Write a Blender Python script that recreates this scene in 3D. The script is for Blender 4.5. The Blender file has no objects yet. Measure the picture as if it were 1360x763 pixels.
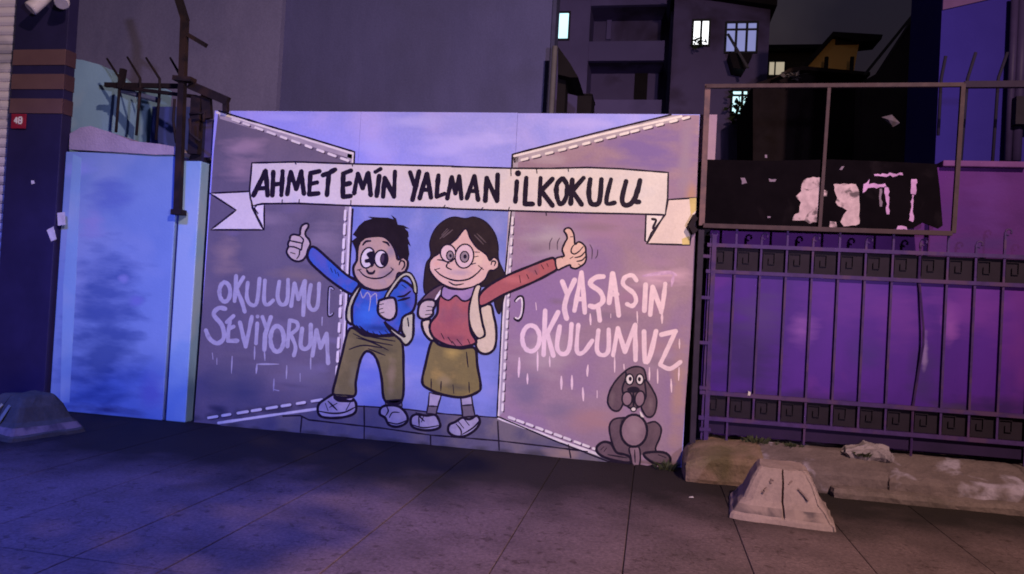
import bpy, bmesh, math, random
from mathutils import Vector, Matrix, noise as mnoise
random.seed(7)
R = math.radians
scene = bpy.context.scene
col = scene.collection

# ------------------------------------------------------------------ camera
F, CD = 982.0, 7.1308                       # focal length in photo pixels, distance to the wall plane
YAW, PITCH, ROLL = R(-10.8305), R(.93695), R(3.155)
CAM = Vector((0, -CD, 1.5))
_f = Vector((math.sin(YAW)*math.cos(PITCH), math.cos(YAW)*math.cos(PITCH), math.sin(PITCH)))
_r0 = Vector((math.cos(YAW), -math.sin(YAW), 0)); _u0 = _r0.cross(_f)
_r = math.cos(ROLL)*_r0 + math.sin(ROLL)*_u0
_u = -math.sin(ROLL)*_r0 + math.cos(ROLL)*_u0
cd = bpy.data.cameras.new('camera'); cam = bpy.data.objects.new('camera', cd); col.objects.link(cam)
cd.sensor_width = 36; cd.lens = F/1360*36; cd.clip_end = 3000
m = Matrix((( _r.x, _u.x, -_f.x, CAM.x), (_r.y, _u.y, -_f.y, CAM.y), (_r.z, _u.z, -_f.z, CAM.z), (0, 0, 0, 1)))
cam.matrix_world = m
scene.camera = cam
def at(px, py, Y=0.0):                      # point of the vertical plane y = Y seen at that spot of the photo
    d = _f*F + _r*(px-680) - _u*(py-381.5)
    return CAM + d*((Y+CD)/d.y)

# ------------------------------------------------------------------ sky, moonlight, exposure
world = bpy.data.worlds.new('World'); scene.world = world; world.use_nodes = True
nt = world.node_tree; nt.nodes.clear()
def N(tree, typ, **kw):
    n = tree.nodes.new(typ)
    for k, v in kw.items(): setattr(n, k, v)
    return n
sky = N(nt, 'ShaderNodeTexSky', sky_type='NISHITA', sun_disc=False)
sky.sun_elevation = R(-2.5); sky.sun_rotation = R(200)
tint = N(nt, 'ShaderNodeMix', data_type='RGBA', blend_type='MULTIPLY'); tint.inputs[0].default_value = 1
tc = N(nt, 'ShaderNodeTexCoord'); nz = N(nt, 'ShaderNodeTexNoise'); nz.inputs['Scale'].default_value = 3.2; nz.inputs['Detail'].default_value = 5
rp = N(nt, 'ShaderNodeValToRGB')
rp.color_ramp.elements[0].position = .40; rp.color_ramp.elements[0].color = (.95, .85, 1.35, 1)
rp.color_ramp.elements[1].position = .72; rp.color_ramp.elements[1].color = (2.6, 2.2, 2.6, 1)
bg = N(nt, 'ShaderNodeBackground'); bg.inputs['Strength'].default_value = .13
wo = N(nt, 'ShaderNodeOutputWorld')
nt.links.new(tc.outputs['Generated'], nz.inputs['Vector']); nt.links.new(nz.outputs['Fac'], rp.inputs['Fac'])
nt.links.new(sky.outputs[0], tint.inputs[6]); nt.links.new(rp.outputs[0], tint.inputs[7])
nt.links.new(tint.outputs[2], bg.inputs['Color']); nt.links.new(bg.outputs[0], wo.inputs['Surface'])
sd = bpy.data.lights.new('moon', 'SUN'); sd.energy = .015; sd.angle = R(10); sd.color = (.8, .85, 1)
so = bpy.data.objects.new('moon', sd); col.objects.link(so); so.rotation_euler = (R(55), 0, R(-20))
scene.view_settings.view_transform = 'Standard'; scene.view_settings.look = 'None'
scene.view_settings.exposure = 0.0; scene.view_settings.gamma = 1.0
scene.view_settings.use_curve_mapping = False
scene.render.engine = 'CYCLES'
scene.cycles.filter_width = 1.8
LAMP_WARM = dict(pos=(4.2, -9.5, 8.0), power=5900, color=(1.0, .69, .55), soft=.08, aim=(-.4, 0, 1.8), cone=96)
LAMP_LOW = dict(pos=(3.3, -9.0, 1.75), power=2000, color=(.95, .78, 1.12), soft=.10, aim=(-1.6, 0, 3.9), cone=68)
LAMP_BLUE = dict(pos=(-5.0, -6.5, 7.0), power=5000, color=(.09, .14, 1.0), soft=.3, aim=(-4.7, -2.6, .3), cone=74)

# ------------------------------------------------------------------ materials
MATS = {}
def lin(r, g, b):
    f = lambda c: (c/255/12.92) if c/255 <= .04045 else ((c/255+.055)/1.055)**2.4
    return (f(r), f(g), f(b))
def mat(name, colA, colB=None, scale=3.0, rough=.75, streak=0.0, spec=.12, bump=0.0, bscale=40, metal=0.0,
        colC=None, cscale=1.2, cpos=(.5, .62), rnd=0.0, speck=0.0):
    """mottled paint: colA <-> colB by fine noise, patches of colC by coarse noise, all in world space"""
    if name in MATS: return MATS[name]
    if name.startswith('mural_'): speck = max(speck, .055); bump = max(bump, .10)
    mm = bpy.data.materials.new(name); mm.use_nodes = True; t = mm.node_tree
    p = t.nodes['Principled BSDF']; L = t.links.new
    p.inputs['Roughness'].default_value = rough; p.inputs['Specular IOR Level'].default_value = spec
    p.inputs['Metallic'].default_value = metal
    if colB is None: colB = tuple(c*.72 for c in colA)
    g = N(t, 'ShaderNodeNewGeometry'); mp = N(t, 'ShaderNodeMapping')
    L(g.outputs['Position'], mp.inputs['Vector'])
    if streak: mp.inputs['Scale'].default_value = (1, 1, 1/(1+streak))
    n1 = N(t, 'ShaderNodeTexNoise'); n1.inputs['Scale'].default_value = scale; n1.inputs['Detail'].default_value = 6
    n1.inputs['Roughness'].default_value = .62; L(mp.outputs[0], n1.inputs['Vector'])
    r1 = N(t, 'ShaderNodeValToRGB'); r1.color_ramp.elements[0].position = .34; r1.color_ramp.elements[1].position = .66
    r1.color_ramp.elements[0].color = (*colB, 1); r1.color_ramp.elements[1].color = (*colA, 1)
    L(n1.outputs['Fac'], r1.inputs['Fac']); out = r1.outputs[0]
    if colC is not None:
        n2 = N(t, 'ShaderNodeTexNoise'); n2.inputs['Scale'].default_value = cscale; n2.inputs['Detail'].default_value = 4
        n2.inputs['Distortion'].default_value = .4; L(g.outputs['Position'], n2.inputs['Vector'])
        r2 = N(t, 'ShaderNodeValToRGB'); r2.color_ramp.elements[0].position = cpos[0]; r2.color_ramp.elements[1].position = cpos[1]
        L(n2.outputs['Fac'], r2.inputs['Fac'])
        mx = N(t, 'ShaderNodeMix', data_type='RGBA'); L(r2.outputs[0], mx.inputs[0]); L(out, mx.inputs[6]); mx.inputs[7].default_value = (*colC, 1)
        out = mx.outputs[2]
    if speck:
        n3 = N(t, 'ShaderNodeTexNoise'); n3.inputs['Scale'].default_value = 38; n3.inputs['Detail'].default_value = 6; n3.inputs['Roughness'].default_value = .75
        L(g.outputs['Position'], n3.inputs['Vector'])
        r3 = N(t, 'ShaderNodeValToRGB'); r3.color_ramp.elements[0].color = (1-speck,)*3+(1,); r3.color_ramp.elements[1].color = (1+speck,)*3+(1,)
        r3.color_ramp.elements[0].position = .35; r3.color_ramp.elements[1].position = .65
        L(n3.outputs['Fac'], r3.inputs['Fac'])
        mx = N(t, 'ShaderNodeMix', data_type='RGBA', blend_type='MULTIPLY'); mx.inputs[0].default_value = 1
        L(out, mx.inputs[6]); L(r3.outputs[0], mx.inputs[7]); out = mx.outputs[2]
    if rnd:
        oi = N(t, 'ShaderNodeObjectInfo'); mr = N(t, 'ShaderNodeMapRange'); mr.inputs[3].default_value = 1-rnd; mr.inputs[4].default_value = 1+rnd
        L(oi.outputs['Random'], mr.inputs[0])
        mx = N(t, 'ShaderNodeMix', data_type='RGBA', blend_type='MULTIPLY'); mx.inputs[0].default_value = 1
        L(out, mx.inputs[6]); L(mr.outputs[0], mx.inputs[7]); out = mx.outputs[2]
    L(out, p.inputs['Base Color'])
    if bump:
        nb = N(t, 'ShaderNodeTexNoise'); nb.inputs['Scale'].default_value = bscale; nb.inputs['Detail'].default_value = 4
        L(g.outputs['Position'], nb.inputs['Vector'])
        b = N(t, 'ShaderNodeBump'); b.inputs['Strength'].default_value = bump; b.inputs['Distance'].default_value = .02
        L(nb.outputs['Fac'], b.inputs['Height']); L(b.outputs[0], p.inputs['Normal'])
    MATS[name] = mm; mm['_'] = 0
    return mm
def emit(name, c, s):
    if name in MATS: return MATS[name]
    mm = bpy.data.materials.new(name); mm.use_nodes = True; t = mm.node_tree; p = t.nodes['Principled BSDF']
    n = N(t, 'ShaderNodeTexNoise'); n.inputs['Scale'].default_value = 1.2; g = N(t, 'ShaderNodeNewGeometry')
    t.links.new(g.outputs['Position'], n.inputs['Vector'])
    r = N(t, 'ShaderNodeValToRGB'); r.color_ramp.elements[0].color = tuple(x*.7 for x in c)+(1,); r.color_ramp.elements[1].color = (*c, 1)
    t.links.new(n.outputs['Fac'], r.inputs['Fac']); t.links.new(r.outputs[0], p.inputs['Emission Color'])
    p.inputs['Base Color'].default_value = (.05, .05, .05, 1); p.inputs['Emission Strength'].default_value = s
    MATS[name] = mm; return mm

# ------------------------------------------------------------------ mesh helpers
WPOS = {}
class MB:
    def __init__(s): s.v = []; s.f = []; s.m = []
    def add(s, vs, fs, mi=0):
        o = len(s.v); s.v += [Vector(v) for v in vs]; s.f += [[i+o for i in f] for f in fs]; s.m += [mi]*len(fs); return s
    def box(s, x0, x1, y0, y1, z0, z1, mi=0):
        return s.add([(x0,y0,z0),(x1,y0,z0),(x1,y1,z0),(x0,y1,z0),(x0,y0,z1),(x1,y0,z1),(x1,y1,z1),(x0,y1,z1)],
                     [(0,3,2,1),(4,5,6,7),(0,1,5,4),(1,2,6,5),(2,3,7,6),(3,0,4,7)], mi)
    def bbox(s, x0, x1, y0, y1, z0, z1, b=.01, mi=0):      # box with chamfered edges
        bm = bmesh.new(); bmesh.ops.create_cube(bm, size=1)
        for v in bm.verts: v.co = Vector((x0+(v.co.x+.5)*(x1-x0), y0+(v.co.y+.5)*(y1-y0), z0+(v.co.z+.5)*(z1-z0)))
        bmesh.ops.bevel(bm, geom=bm.edges[:], offset=b, segments=2, affect='EDGES', profile=.5)
        s.bm(bm, mi); return s
    def bm(s, bm, mi=0):
        bm.verts.index_update(); s.add([v.co.copy() for v in bm.verts], [[v.index for v in f.verts] for f in bm.faces], mi); bm.free(); return s
    def tube(s, path, r, n=8, mi=0):
        path = [Vector(p) for p in path]; rs = r if isinstance(r, (list, tuple)) else [r]*len(path)
        vs = []; fs = []
        up = None
        for i, p in enumerate(path):
            t = (path[min(i+1, len(path)-1)] - path[max(i-1, 0)]).normalized()
            if up is None: up = Vector((0,1,0)) if abs(t.y) < .9 else Vector((1,0,0))
            a = t.cross(up).normalized(); b = t.cross(a).normalized(); up = b.cross(t).normalized() if False else up
            for k in range(n):
                w = 2*math.pi*k/n; vs.append(p + (a*math.cos(w)+b*math.sin(w))*rs[i])
        for i in range(len(path)-1):
            for k in range(n): fs.append((i*n+k, i*n+(k+1) % n, (i+1)*n+(k+1) % n, (i+1)*n+k))
        fs.append(tuple(range(n))[::-1]); fs.append(tuple(range((len(path)-1)*n, len(path)*n)))
        return s.add(vs, fs, mi)
    def bar(s, a, b, w, d, mi=0):                           # rectangular bar between two points
        a = Vector(a); b = Vector(b); t = (b-a).normalized()
        up = Vector((0,1,0)) if abs(t.y) < .9 else Vector((1,0,0))
        x = t.cross(up).normalized(); y = x.cross(t).normalized()
        vs = [p + x*sx*w/2 + y*sy*d/2 for p in (a, b) for sx, sy in ((-1,-1),(1,-1),(1,1),(-1,1))]
        return s.add(vs, [(0,1,2,3),(7,6,5,4),(0,4,5,1),(1,5,6,2),(2,6,7,3),(3,7,4,0)], mi)
    def prism(s, poly, y0, y1, mi=0):                       # polygon of (x, z) extruded in y
        n = len(poly); vs = [(x, y0, z) for x, z in poly]+[(x, y1, z) for x, z in poly]
        return s.add(vs, [tuple(range(n)), tuple(range(n, 2*n))[::-1]]+[(i, i+n, (i+1) % n+n, (i+1) % n) for i in range(n)], mi)
    def build(s, name, mats, parent=None, smooth=False, origin=None, **props):
        me = bpy.data.meshes.new(name)
        if origin is None:
            lo = Vector([min(v[i] for v in s.v) for i in range(3)]); hi = Vector([max(v[i] for v in s.v) for i in range(3)])
            origin = Vector(((lo.x+hi.x)/2, (lo.y+hi.y)/2, lo.z))
        origin = Vector(origin)
        me.from_pydata([v-origin for v in s.v], [], s.f)
        for mm in (mats if isinstance(mats, (list, tuple)) else [mats]): me.materials.append(mm)
        me.polygons.foreach_set('material_index', s.m)
        if smooth: me.polygons.foreach_set('use_smooth', [True]*len(me.polygons))
        me.update()
        bm = bmesh.new(); bm.from_mesh(me); bmesh.ops.recalc_face_normals(bm, faces=bm.faces[:]); bm.to_mesh(me); bm.free()
        return link(name, me, origin, parent, **props)
def link(name, data, origin, parent=None, **props):
    o = bpy.data.objects.new(name, data); col.objects.link(o)
    WPOS[o] = Vector(origin)
    if parent is not None:
        o.parent = parent; o.location = Vector(origin) - WPOS[parent]
    else: o.location = origin
    for k, v in props.items(): o[k] = v
    return o
def thing(name, loc, label, category, group=None):
    o = link(name, None, loc, None, label=label, category=category); o.empty_display_size = .2
    if group: o['group'] = group
    return o
def copy_part(src, offset, parent):
    o = src.copy(); col.objects.link(o); o.parent = parent; WPOS[o] = WPOS[src]+Vector(offset)
    o.location = WPOS[o] - (WPOS[parent] if parent else Vector())
    return o
def rough_bm(x0, x1, y0, y1, z0, z1, amp, cell=.06, seed=0, topf=None, rnd=.03):
    """a broken concrete block: gridded box, rounded and displaced by noise"""
    bm = bmesh.new()
    nx, ny, nz_ = max(2, int((x1-x0)/cell)), max(2, int((y1-y0)/cell)), max(2, int((z1-z0)/cell))
    bmesh.ops.create_cube(bm, size=1)
    def cut(axis, n):
        for i in range(1, n):
            no = [0,0,0]; no[axis] = 1; co = [0,0,0]; co[axis] = -.5+i/n
            bmesh.ops.bisect_plane(bm, geom=bm.verts[:]+bm.edges[:]+bm.faces[:], plane_co=co, plane_no=no)
    cut(0, nx); cut(1, ny); cut(2, nz_)
    for v in bm.verts:
        u = v.co.copy(); p = Vector((x0+(u.x+.5)*(x1-x0), y0+(u.y+.5)*(y1-y0), z0+(u.z+.5)*(z1-z0)))
        if topf: p.z = z0 + (p.z-z0)*topf(p.x, p.y)
        c = sum(abs(k) > .499 for k in u)
        if c >= 2:
            ctr = Vector(((x0+x1)/2, (y0+y1)/2, (z0+z1)/2)); d = (ctr-p); p += Vector((math.copysign(rnd, d.x) if abs(u.x) > .499 else 0, math.copysign(rnd, d.y) if abs(u.y) > .499 else 0, math.copysign(rnd, d.z) if u.z > .499 else 0))*(.5 if c == 2 else .8)
        q = p*6+Vector((seed*3.1, 0, 0))
        nv = mnoise.noise_vector(q)*amp + mnoise.noise_vector(q*3.1)*amp*.5
        if u.z < -.499: nv.z = 0
        v.co = p + nv
    return bm

# ------------------------------------------------------------------ lamps that light the street (behind the camera)
M_pole = mat('galvanised_pole', (.25, .25, .27), rough=.45, metal=.6, scale=8)
def street_lamp(cfg, side, label, name='street_lamp'):
    x, y, z = cfg['pos']
    t = thing(name, (x+side*1.2, y-.6, 0), label, 'street lamp', 'street lamps on the road side')
    b = Vector((x+side*1.2, y-.6, 0))
    MB().tube([b, b+Vector((0,0,z*.6)), b+Vector((0,0,z+.3))], [.09,.075,.055], 12).build('pole', M_pole, t, True)
    MB().tube([b+Vector((0,0,z+.25)), Vector((x+side*.6, y-.3, z+.42)), Vector((x+side*.1, y-.05, z+.28))], .035, 8).build('arm', M_pole, t, True)
    MB().prism([(x-.16, z+.16), (x+.16, z+.16), (x+.11, z+.27), (x-.11, z+.27)], y-.32, y+.32).build('lamp_head', M_pole, t)
    ld = bpy.data.lights.new('lamp_light', 'SPOT'); ld.spot_size = R(cfg['cone']); ld.spot_blend = 1.0; ld.energy = cfg['power']; ld.color = cfg['color']; ld.shadow_soft_size = cfg.get('soft', .12)
    lo = link('lamp_light', ld, (x, y, z), t); lo.rotation_euler = (Vector(cfg['aim'])-Vector((x, y, z))).to_track_quat('-Z', 'Y').to_euler()
    return t
street_lamp(LAMP_WARM, 1, 'tall street lamp giving warm pinkish light on the right')
street_lamp(LAMP_LOW, 1, 'added low lamp post in place of an unseen pale lilac light source', 'stand_in_lamp_post')  # post form is made up; it stands in for an unseen low light
street_lamp(LAMP_BLUE, -1, 'tall street lamp giving deep blue light on the left')

# ------------------------------------------------------------------ ground and pavement
M_ground = mat('dark_ground', (.05, .048, .045), scale=2, bump=.3)
MB().add([(-400,-400,-.03),(400,-400,-.03),(400,400,-.03),(-400,400,-.03)], [(0,1,2,3)]).build('ground', M_ground, kind='structure')
def pavement_mat():
    mm = mat('paving_concrete', (.152, .100, .105), (.106, .070, .074), scale=2.2, rough=.82, bump=.25, bscale=55,
             colC=(.092, .064, .064), cscale=1.6, cpos=(.53, .75), rnd=.06, speck=.30)
    t = mm.node_tree; p = t.nodes['Principled BSDF']; L = t.links.new
    src = p.inputs['Base Color'].links[0].from_socket
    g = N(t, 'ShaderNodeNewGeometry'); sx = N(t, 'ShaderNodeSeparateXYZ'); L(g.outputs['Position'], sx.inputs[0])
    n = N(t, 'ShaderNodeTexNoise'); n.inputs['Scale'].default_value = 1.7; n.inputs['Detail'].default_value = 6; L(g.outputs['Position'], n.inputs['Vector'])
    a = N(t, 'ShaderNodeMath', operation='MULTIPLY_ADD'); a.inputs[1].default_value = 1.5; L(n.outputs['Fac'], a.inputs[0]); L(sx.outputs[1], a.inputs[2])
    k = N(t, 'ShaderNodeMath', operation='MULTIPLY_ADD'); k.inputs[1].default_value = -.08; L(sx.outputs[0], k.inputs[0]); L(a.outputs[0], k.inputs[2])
    r = N(t, 'ShaderNodeMapRange'); r.inputs[1].default_value = -1.35; r.inputs[2].default_value = -.25; L(k.outputs[0], r.inputs[0])  # dark band at the wall foot: dirt with deep shade painted in
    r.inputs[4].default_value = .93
    gn = N(t, 'ShaderNodeTexNoise'); gn.inputs['Scale'].default_value = 9; gn.inputs['Detail'].default_value = 3; L(g.outputs['Position'], gn.inputs['Vector'])
    gr_ = N(t, 'ShaderNodeValToRGB'); gr_.color_ramp.elements[0].position = .62; gr_.color_ramp.elements[1].position = .68; gr_.color_ramp.elements[0].color = (1, 1, 1, 1); gr_.color_ramp.elements[1].color = (.62, .60, .58, 1); L(gn.outputs['Fac'], gr_.inputs['Fac'])
    sp = N(t, 'ShaderNodeMix', data_type='RGBA', blend_type='MULTIPLY'); sp.inputs[0].default_value = 1; L(src, sp.inputs[6]); L(gr_.outputs[0], sp.inputs[7])
    vo = N(t, 'ShaderNodeTexVoronoi', feature='DISTANCE_TO_EDGE'); vo.inputs['Scale'].default_value = 1.1; vd = N(t, 'ShaderNodeVectorMath', operation='ADD')
    wn = N(t, 'ShaderNodeTexNoise'); wn.inputs['Scale'].default_value = 4; wn.inputs['Detail'].default_value = 5; L(g.outputs['Position'], wn.inputs['Vector']); L(g.outputs['Position'], vd.inputs[0]); L(wn.outputs['Color'], vd.inputs[1]); L(vd.outputs[0], vo.inputs['Vector'])
    vr = N(t, 'ShaderNodeValToRGB'); vr.color_ramp.elements[0].position = .0; vr.color_ramp.elements[1].position = .009; vr.color_ramp.elements[0].color = (.5, .48, .46, 1); vr.color_ramp.elements[1].color = (1, 1, 1, 1); L(vo.outputs['Distance'], vr.inputs['Fac'])
    sp2 = N(t, 'ShaderNodeMix', data_type='RGBA', blend_type='MULTIPLY'); sp2.inputs[0].default_value = 1; L(sp.outputs[2], sp2.inputs[6]); L(vr.outputs[0], sp2.inputs[7])
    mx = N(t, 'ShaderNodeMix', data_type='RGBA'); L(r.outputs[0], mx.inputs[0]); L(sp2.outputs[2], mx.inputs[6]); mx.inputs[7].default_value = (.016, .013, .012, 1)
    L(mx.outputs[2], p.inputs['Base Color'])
    return mm
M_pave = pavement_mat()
pave = MB().add([(-14,-18,-.012),(12,-18,-.012),(12,1,-.012),(-14,1,-.012)], [(0,1,2,3)]).build('pavement', mat('joint_dirt', (.05, .037, .041), scale=6), kind='structure', origin=(0, 0, -.012))
xs = [-12.2+.77*i for i in range(13)]+[-2.42, -1.65, -.80, -.09, .65, 1.38, 2.12, 2.86, 3.6, 4.35, 5.1, 5.85, 6.6]
xs = sorted(set(round(x, 3) for x in xs)); xs = [x for i, x in enumerate(xs) if i == 0 or x-xs[i-1] > .4]
ys = [.55, -3.66, -7.45, -11.2]
for i in range(len(xs)-1):
    for j in range(3):
        gp = random.uniform(.002, .004); x0, x1 = xs[i]+gp, xs[i+1]-gp; y1, y0 = ys[j]-.006, ys[j+1]+.006
        dz = random.uniform(-.0015, .0015); b = MB()
        c = .003; zt = [dz+random.uniform(-.0015, .0015) for _ in range(4)]
        b.add([(x0,y0,-.0115),(x1,y0,-.0115),(x1,y1,-.0115),(x0,y1,-.0115),
               (x0,y0,zt[0]-c),(x1,y0,zt[1]-c),(x1,y1,zt[2]-c),(x0,y1,zt[3]-c),
               (x0+c,y0+c,zt[0]),(x1-c,y0+c,zt[1]),(x1-c,y1-c,zt[2]),(x0+c,y1-c,zt[3])],
              [(0,1,5,4),(1,2,6,5),(2,3,7,6),(3,0,4,7),(4,5,9,8),(5,6,10,9),(6,7,11,10),(7,4,8,11),(8,9,10,11)])
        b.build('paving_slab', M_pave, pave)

# ------------------------------------------------------------------ background buildings
def wpoly(pts, Y): return [(at(x, y, Y).x, at(x, y, Y).z) for x, y in pts]
def wallbox(b, px0, px1, ztop, Y, depth, z0=-.02, pyref=150, mi=0):
    x0, x1 = at(px0, pyref, Y).x, at(px1, pyref, Y).x
    b.box(x0, x1, Y, Y+depth, z0, ztop, mi); return x0, x1
M_greywall = mat('grey_render', (.102, .100, .245), (.088, .087, .215), scale=3, rough=.9, speck=.10, colC=(.078, .077, .175), cscale=.8, cpos=(.45, .8), streak=3, bump=.3, bscale=9)
M_trim = mat('pale_trim', (.22, .21, .23), scale=3)
Y = 4.0
g = thing('plain_building', (at(420, 150, Y).x, Y, -.02), 'big blank grey rendered building wall rising behind the painted gate', 'building')
b = MB(); wallbox(b, -160, 366, 9.5, Y-.12, .42); b.build('wall', mat('mauve_render', (.19, .178, .335), (.165, .155, .30), scale=3, rough=.9, speck=.10, colC=(.135, .13, .265), cscale=.9, cpos=(.45, .8), streak=3, bump=.3, bscale=9), g)
b = MB(); wallbox(b, 366, 731, 9.5, Y, .3); b.build('wall', M_greywall, g)
b = MB(); wallbox(b, 726.5, 731.5, 9.5, Y-.03, .36); b.build('corner_trim', mat('navy_trim', (.07, .07, .16), scale=3), g)
zl = at(160, 9, Y).z
MB().box(at(101, 3, Y).x-3, at(192, 3, Y).x, Y-.10, Y-.003, zl, zl+.05).build('ledge', M_trim, g)
p0, p1 = at(737, 62, 3.6), at(733, 165, 3.6)
MB().tube([p0+Vector((0,.0,.0)), Vector((p0.x-.01, p0.y, 2.2)), Vector((p0.x-.01, p0.y, .0))], .04, 8).build('standing_pipe', mat('pipe_grey', (.16, .15, .18), rough=.5), None, True,
    label='thin pale upright pipe against the corner of the blank grey building', category='pipe')
# awning at its corner
b = MB(); P = [(741, 62), (757, 84), (768, 103), (757, 103), (741, 99)]
b.prism(wpoly(P, 6.2), 6.2, 7.4); aw = b.build('awning', mat('dark_canvas', (.02, .016, .022)), None, label='small dark pointed awning below the bluish lit window', category='awning')
MB().box(at(741, 100, 6.5).x, at(752, 100, 6.5).x, 6.5, 6.9, 0, at(741, 100, 6.5).z).build('awning_post', mat('dark_canvas', (.02, .016, .022)), aw)

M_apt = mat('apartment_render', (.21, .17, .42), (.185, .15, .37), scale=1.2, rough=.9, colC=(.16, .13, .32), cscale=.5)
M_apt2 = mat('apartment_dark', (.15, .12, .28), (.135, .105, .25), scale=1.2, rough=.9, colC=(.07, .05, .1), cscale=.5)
M_frame = mat('window_frame_paint', (.05, .05, .06), scale=5)
def lit_window(par, Y, px0, py0, px1, py1, m_glow, bars_v=(), bars_h=(), fw=.05, name='window'):
    a, c = at(px0, py0, Y), at(px1, py1, Y); x0, x1, z1, z0 = a.x, c.x, a.z, c.z
    w = MB()
    w.box(x0-fw, x1+fw, Y-.05, Y-.002, z1, z1+fw).box(x0-fw, x1+fw, Y-.05, Y-.002, z0-fw, z0).box(x0-fw, x0, Y-.05, Y-.002, z0, z1).box(x1, x1+fw, Y-.05, Y-.002, z0, z1)
    o = w.build(name, M_frame, par)
    vx = [x0]+[x0+(x1-x0)*k for k in bars_v]+[x1]; hz = [z0]+[z0+(z1-z0)*k for k in bars_h]+[z1]
    for i in range(len(vx)-1):
        for j in range(len(hz)-1):
            gx = .012 if i else 0; gz = .012 if j else 0
            MB().box(vx[i]+gx, vx[i+1]-(.012 if i < len(vx)-2 else 0), Y-.014, Y-.004, hz[j]+gz, hz[j+1]-(.012 if j < len(hz)-2 else 0)).build('pane', m_glow, o)
    for k in vx[1:-1]: MB().box(k-.03, k+.03, Y-.04, Y-.016, z0, z1).build('glazing_bar', M_frame, o)
    for k in hz[1:-1]: MB().box(x0, x1, Y-.039, Y-.017, k-.025, k+.025).build('glazing_bar', M_frame, o)
    return o, (x0, x1, z0, z1)
Y = 13.0
a = thing('apartment_block', (at(810, 150, Y).x, Y, -.02), 'dim purple apartment block with recessed balconies and one narrow lit window', 'building')
b = MB(); wallbox(b, 700, 777, 14, Y, 7); b.build('wall', M_apt, a)
b = MB(); wallbox(b, 884, 906, 14, Y+.003, 7); b.build('wall', M_apt, a)
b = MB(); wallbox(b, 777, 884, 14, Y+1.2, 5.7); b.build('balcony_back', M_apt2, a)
for (y0, y1) in ((54, 80), (132, 158), (-30, 6)):
    MB().box(at(778, 60, Y).x+.004, at(883, 60, Y).x-.004, Y+.05, Y+.2, at(830, y1, Y).z, at(830, y0, Y).z).build('balcony_parapet', M_apt, a)
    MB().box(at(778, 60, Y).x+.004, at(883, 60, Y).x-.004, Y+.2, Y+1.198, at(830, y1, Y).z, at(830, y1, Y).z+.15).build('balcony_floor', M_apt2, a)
MB().box(at(843, 110, Y+1.2).x, at(860, 110, Y+1.2).x, Y+1.15, Y+1.197, at(850, 134, Y+1.2).z, at(850, 98, Y+1.2).z).build('balcony_door', mat('door_dark', (.02, .016, .022)), a)
MB().box(at(806, 40, Y+1.2).x, at(812, 40, Y+1.2).x, Y+1.1, Y+1.196, at(806, 54, Y+1.2).z, at(806, 22, Y+1.2).z).build('downpipe', M_apt, a)
lit_window(a, Y, 736.5, 18.5, 754, 52, emit('lit_cyan', (.55, .92, 1.0), 1.9))
MB().box(at(767, 127, 9).x, at(786, 127, 9).x, 9.0, 9.8, 0, at(776, 127, 9).z).bbox(at(766, 127, 9).x, at(787, 127, 9).x, 8.95, 9.85, at(776, 127, 9).z, at(776, 125, 9).z, .02).build('chimney', mat('dark_stack', (.03, .024, .032)), None,
    label='short dark chimney stack rising just over the gate beside the balconies', category='chimney')
Y = 12.0
h = thing('dark_house_block', (at(960, 150, Y).x, Y, -.02), 'dark building with three lit windows behind the rusty frame', 'building')
x0, x1 = at(893, 60, Y).x, at(1021, 60, Y).x; zl, zr = at(893, -6, Y).z, at(1021, 13, Y).z
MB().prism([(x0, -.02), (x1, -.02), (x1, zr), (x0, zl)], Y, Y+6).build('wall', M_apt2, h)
MB().prism([(x0-.1, zl), (x1+.12, zr), (x1+.12, zr+.14), (x0-.1, zl+.14)], Y-.25, Y+6.2).build('roof_edge', mat('dark_eaves', (.02, .016, .02)), h)
lit_window(h, Y, 922, 29, 940, 60, emit('lit_white', (.95, .97, 1.0), 2.6), (.5,))
o3, (wx0, wx1, wz0, wz1) = lit_window(h, Y, 966, 32, 1003, 69, emit('lit_bluish', (.42, .45, .95), .62), (.32, .68), (.78,))
lit_window(h, Y, 973.5, 122, 1002, 152, emit('lit_cool', (.6, .95, 1.0), 1.6), (.42, .68), (.82,))
# plant pot and basin in front of windows, rod leaning on window
def leaf_clump(name, c, rx, rz, n, mt, par=None, size=.06, **props):
    b = MB()
    for i in range(n):
        d = Vector((random.gauss(0, .45), random.gauss(0, .45), random.gauss(0, .45))); p = Vector(c)+Vector((d.x*rx, d.y*rx, d.z*rz))
        s = size*random.uniform(.6, 1.4); q = Matrix.Rotation(random.uniform(0, 6.28), 3, Vector((random.gauss(0,1), random.gauss(0,1), random.gauss(0,1))).normalized())
        b.add([p+q@Vector(v)*s for v in ((-.5,-.2,0),(0,-.3,.06),(.5,0,0),(0,.3,.06))], [(0,1,2,3)])
    return b.build(name, mt, par, **props)
M_leafd = mat('dark_leaf', (.03, .045, .02), scale=10)
c = at(928, 56, Y-.3); leaf_clump('window_plant', c, .22, .16, 60, M_leafd, None, .1, label='small dark plant on the sill of the bright white window', category='plant')
c = at(985, 146, Y-.4); leaf_clump('window_plant', c, .35, .35, 110, M_leafd, None, .16, label='dark leafy plant hiding the lower left of the lowest lit window', category='plant')
MB().tube([at(967, 46, Y-.3), at(993, 90, Y-1.0)], .035, 6).build('leaning_rod', mat('rod_grey', (.12, .11, .14)), None, True, label='slanting grey rod sticking out below the bluish barred window', category='rod')
MB().prism(wpoly([(968, 70), (1000, 72), (988, 93), (974, 90)], Y-.6), Y-.6, Y-.03).build('laundry_awning', mat('dark_canvas', (.02, .016, .022)), None, label='dark cloth awning hanging under the bluish barred window', category='awning')
Y = 24.0
h2 = thing('low_house', (at(1050, 150, Y).x, Y, -.02), 'low brownish house with a small yellowish lit window', 'house')
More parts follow.
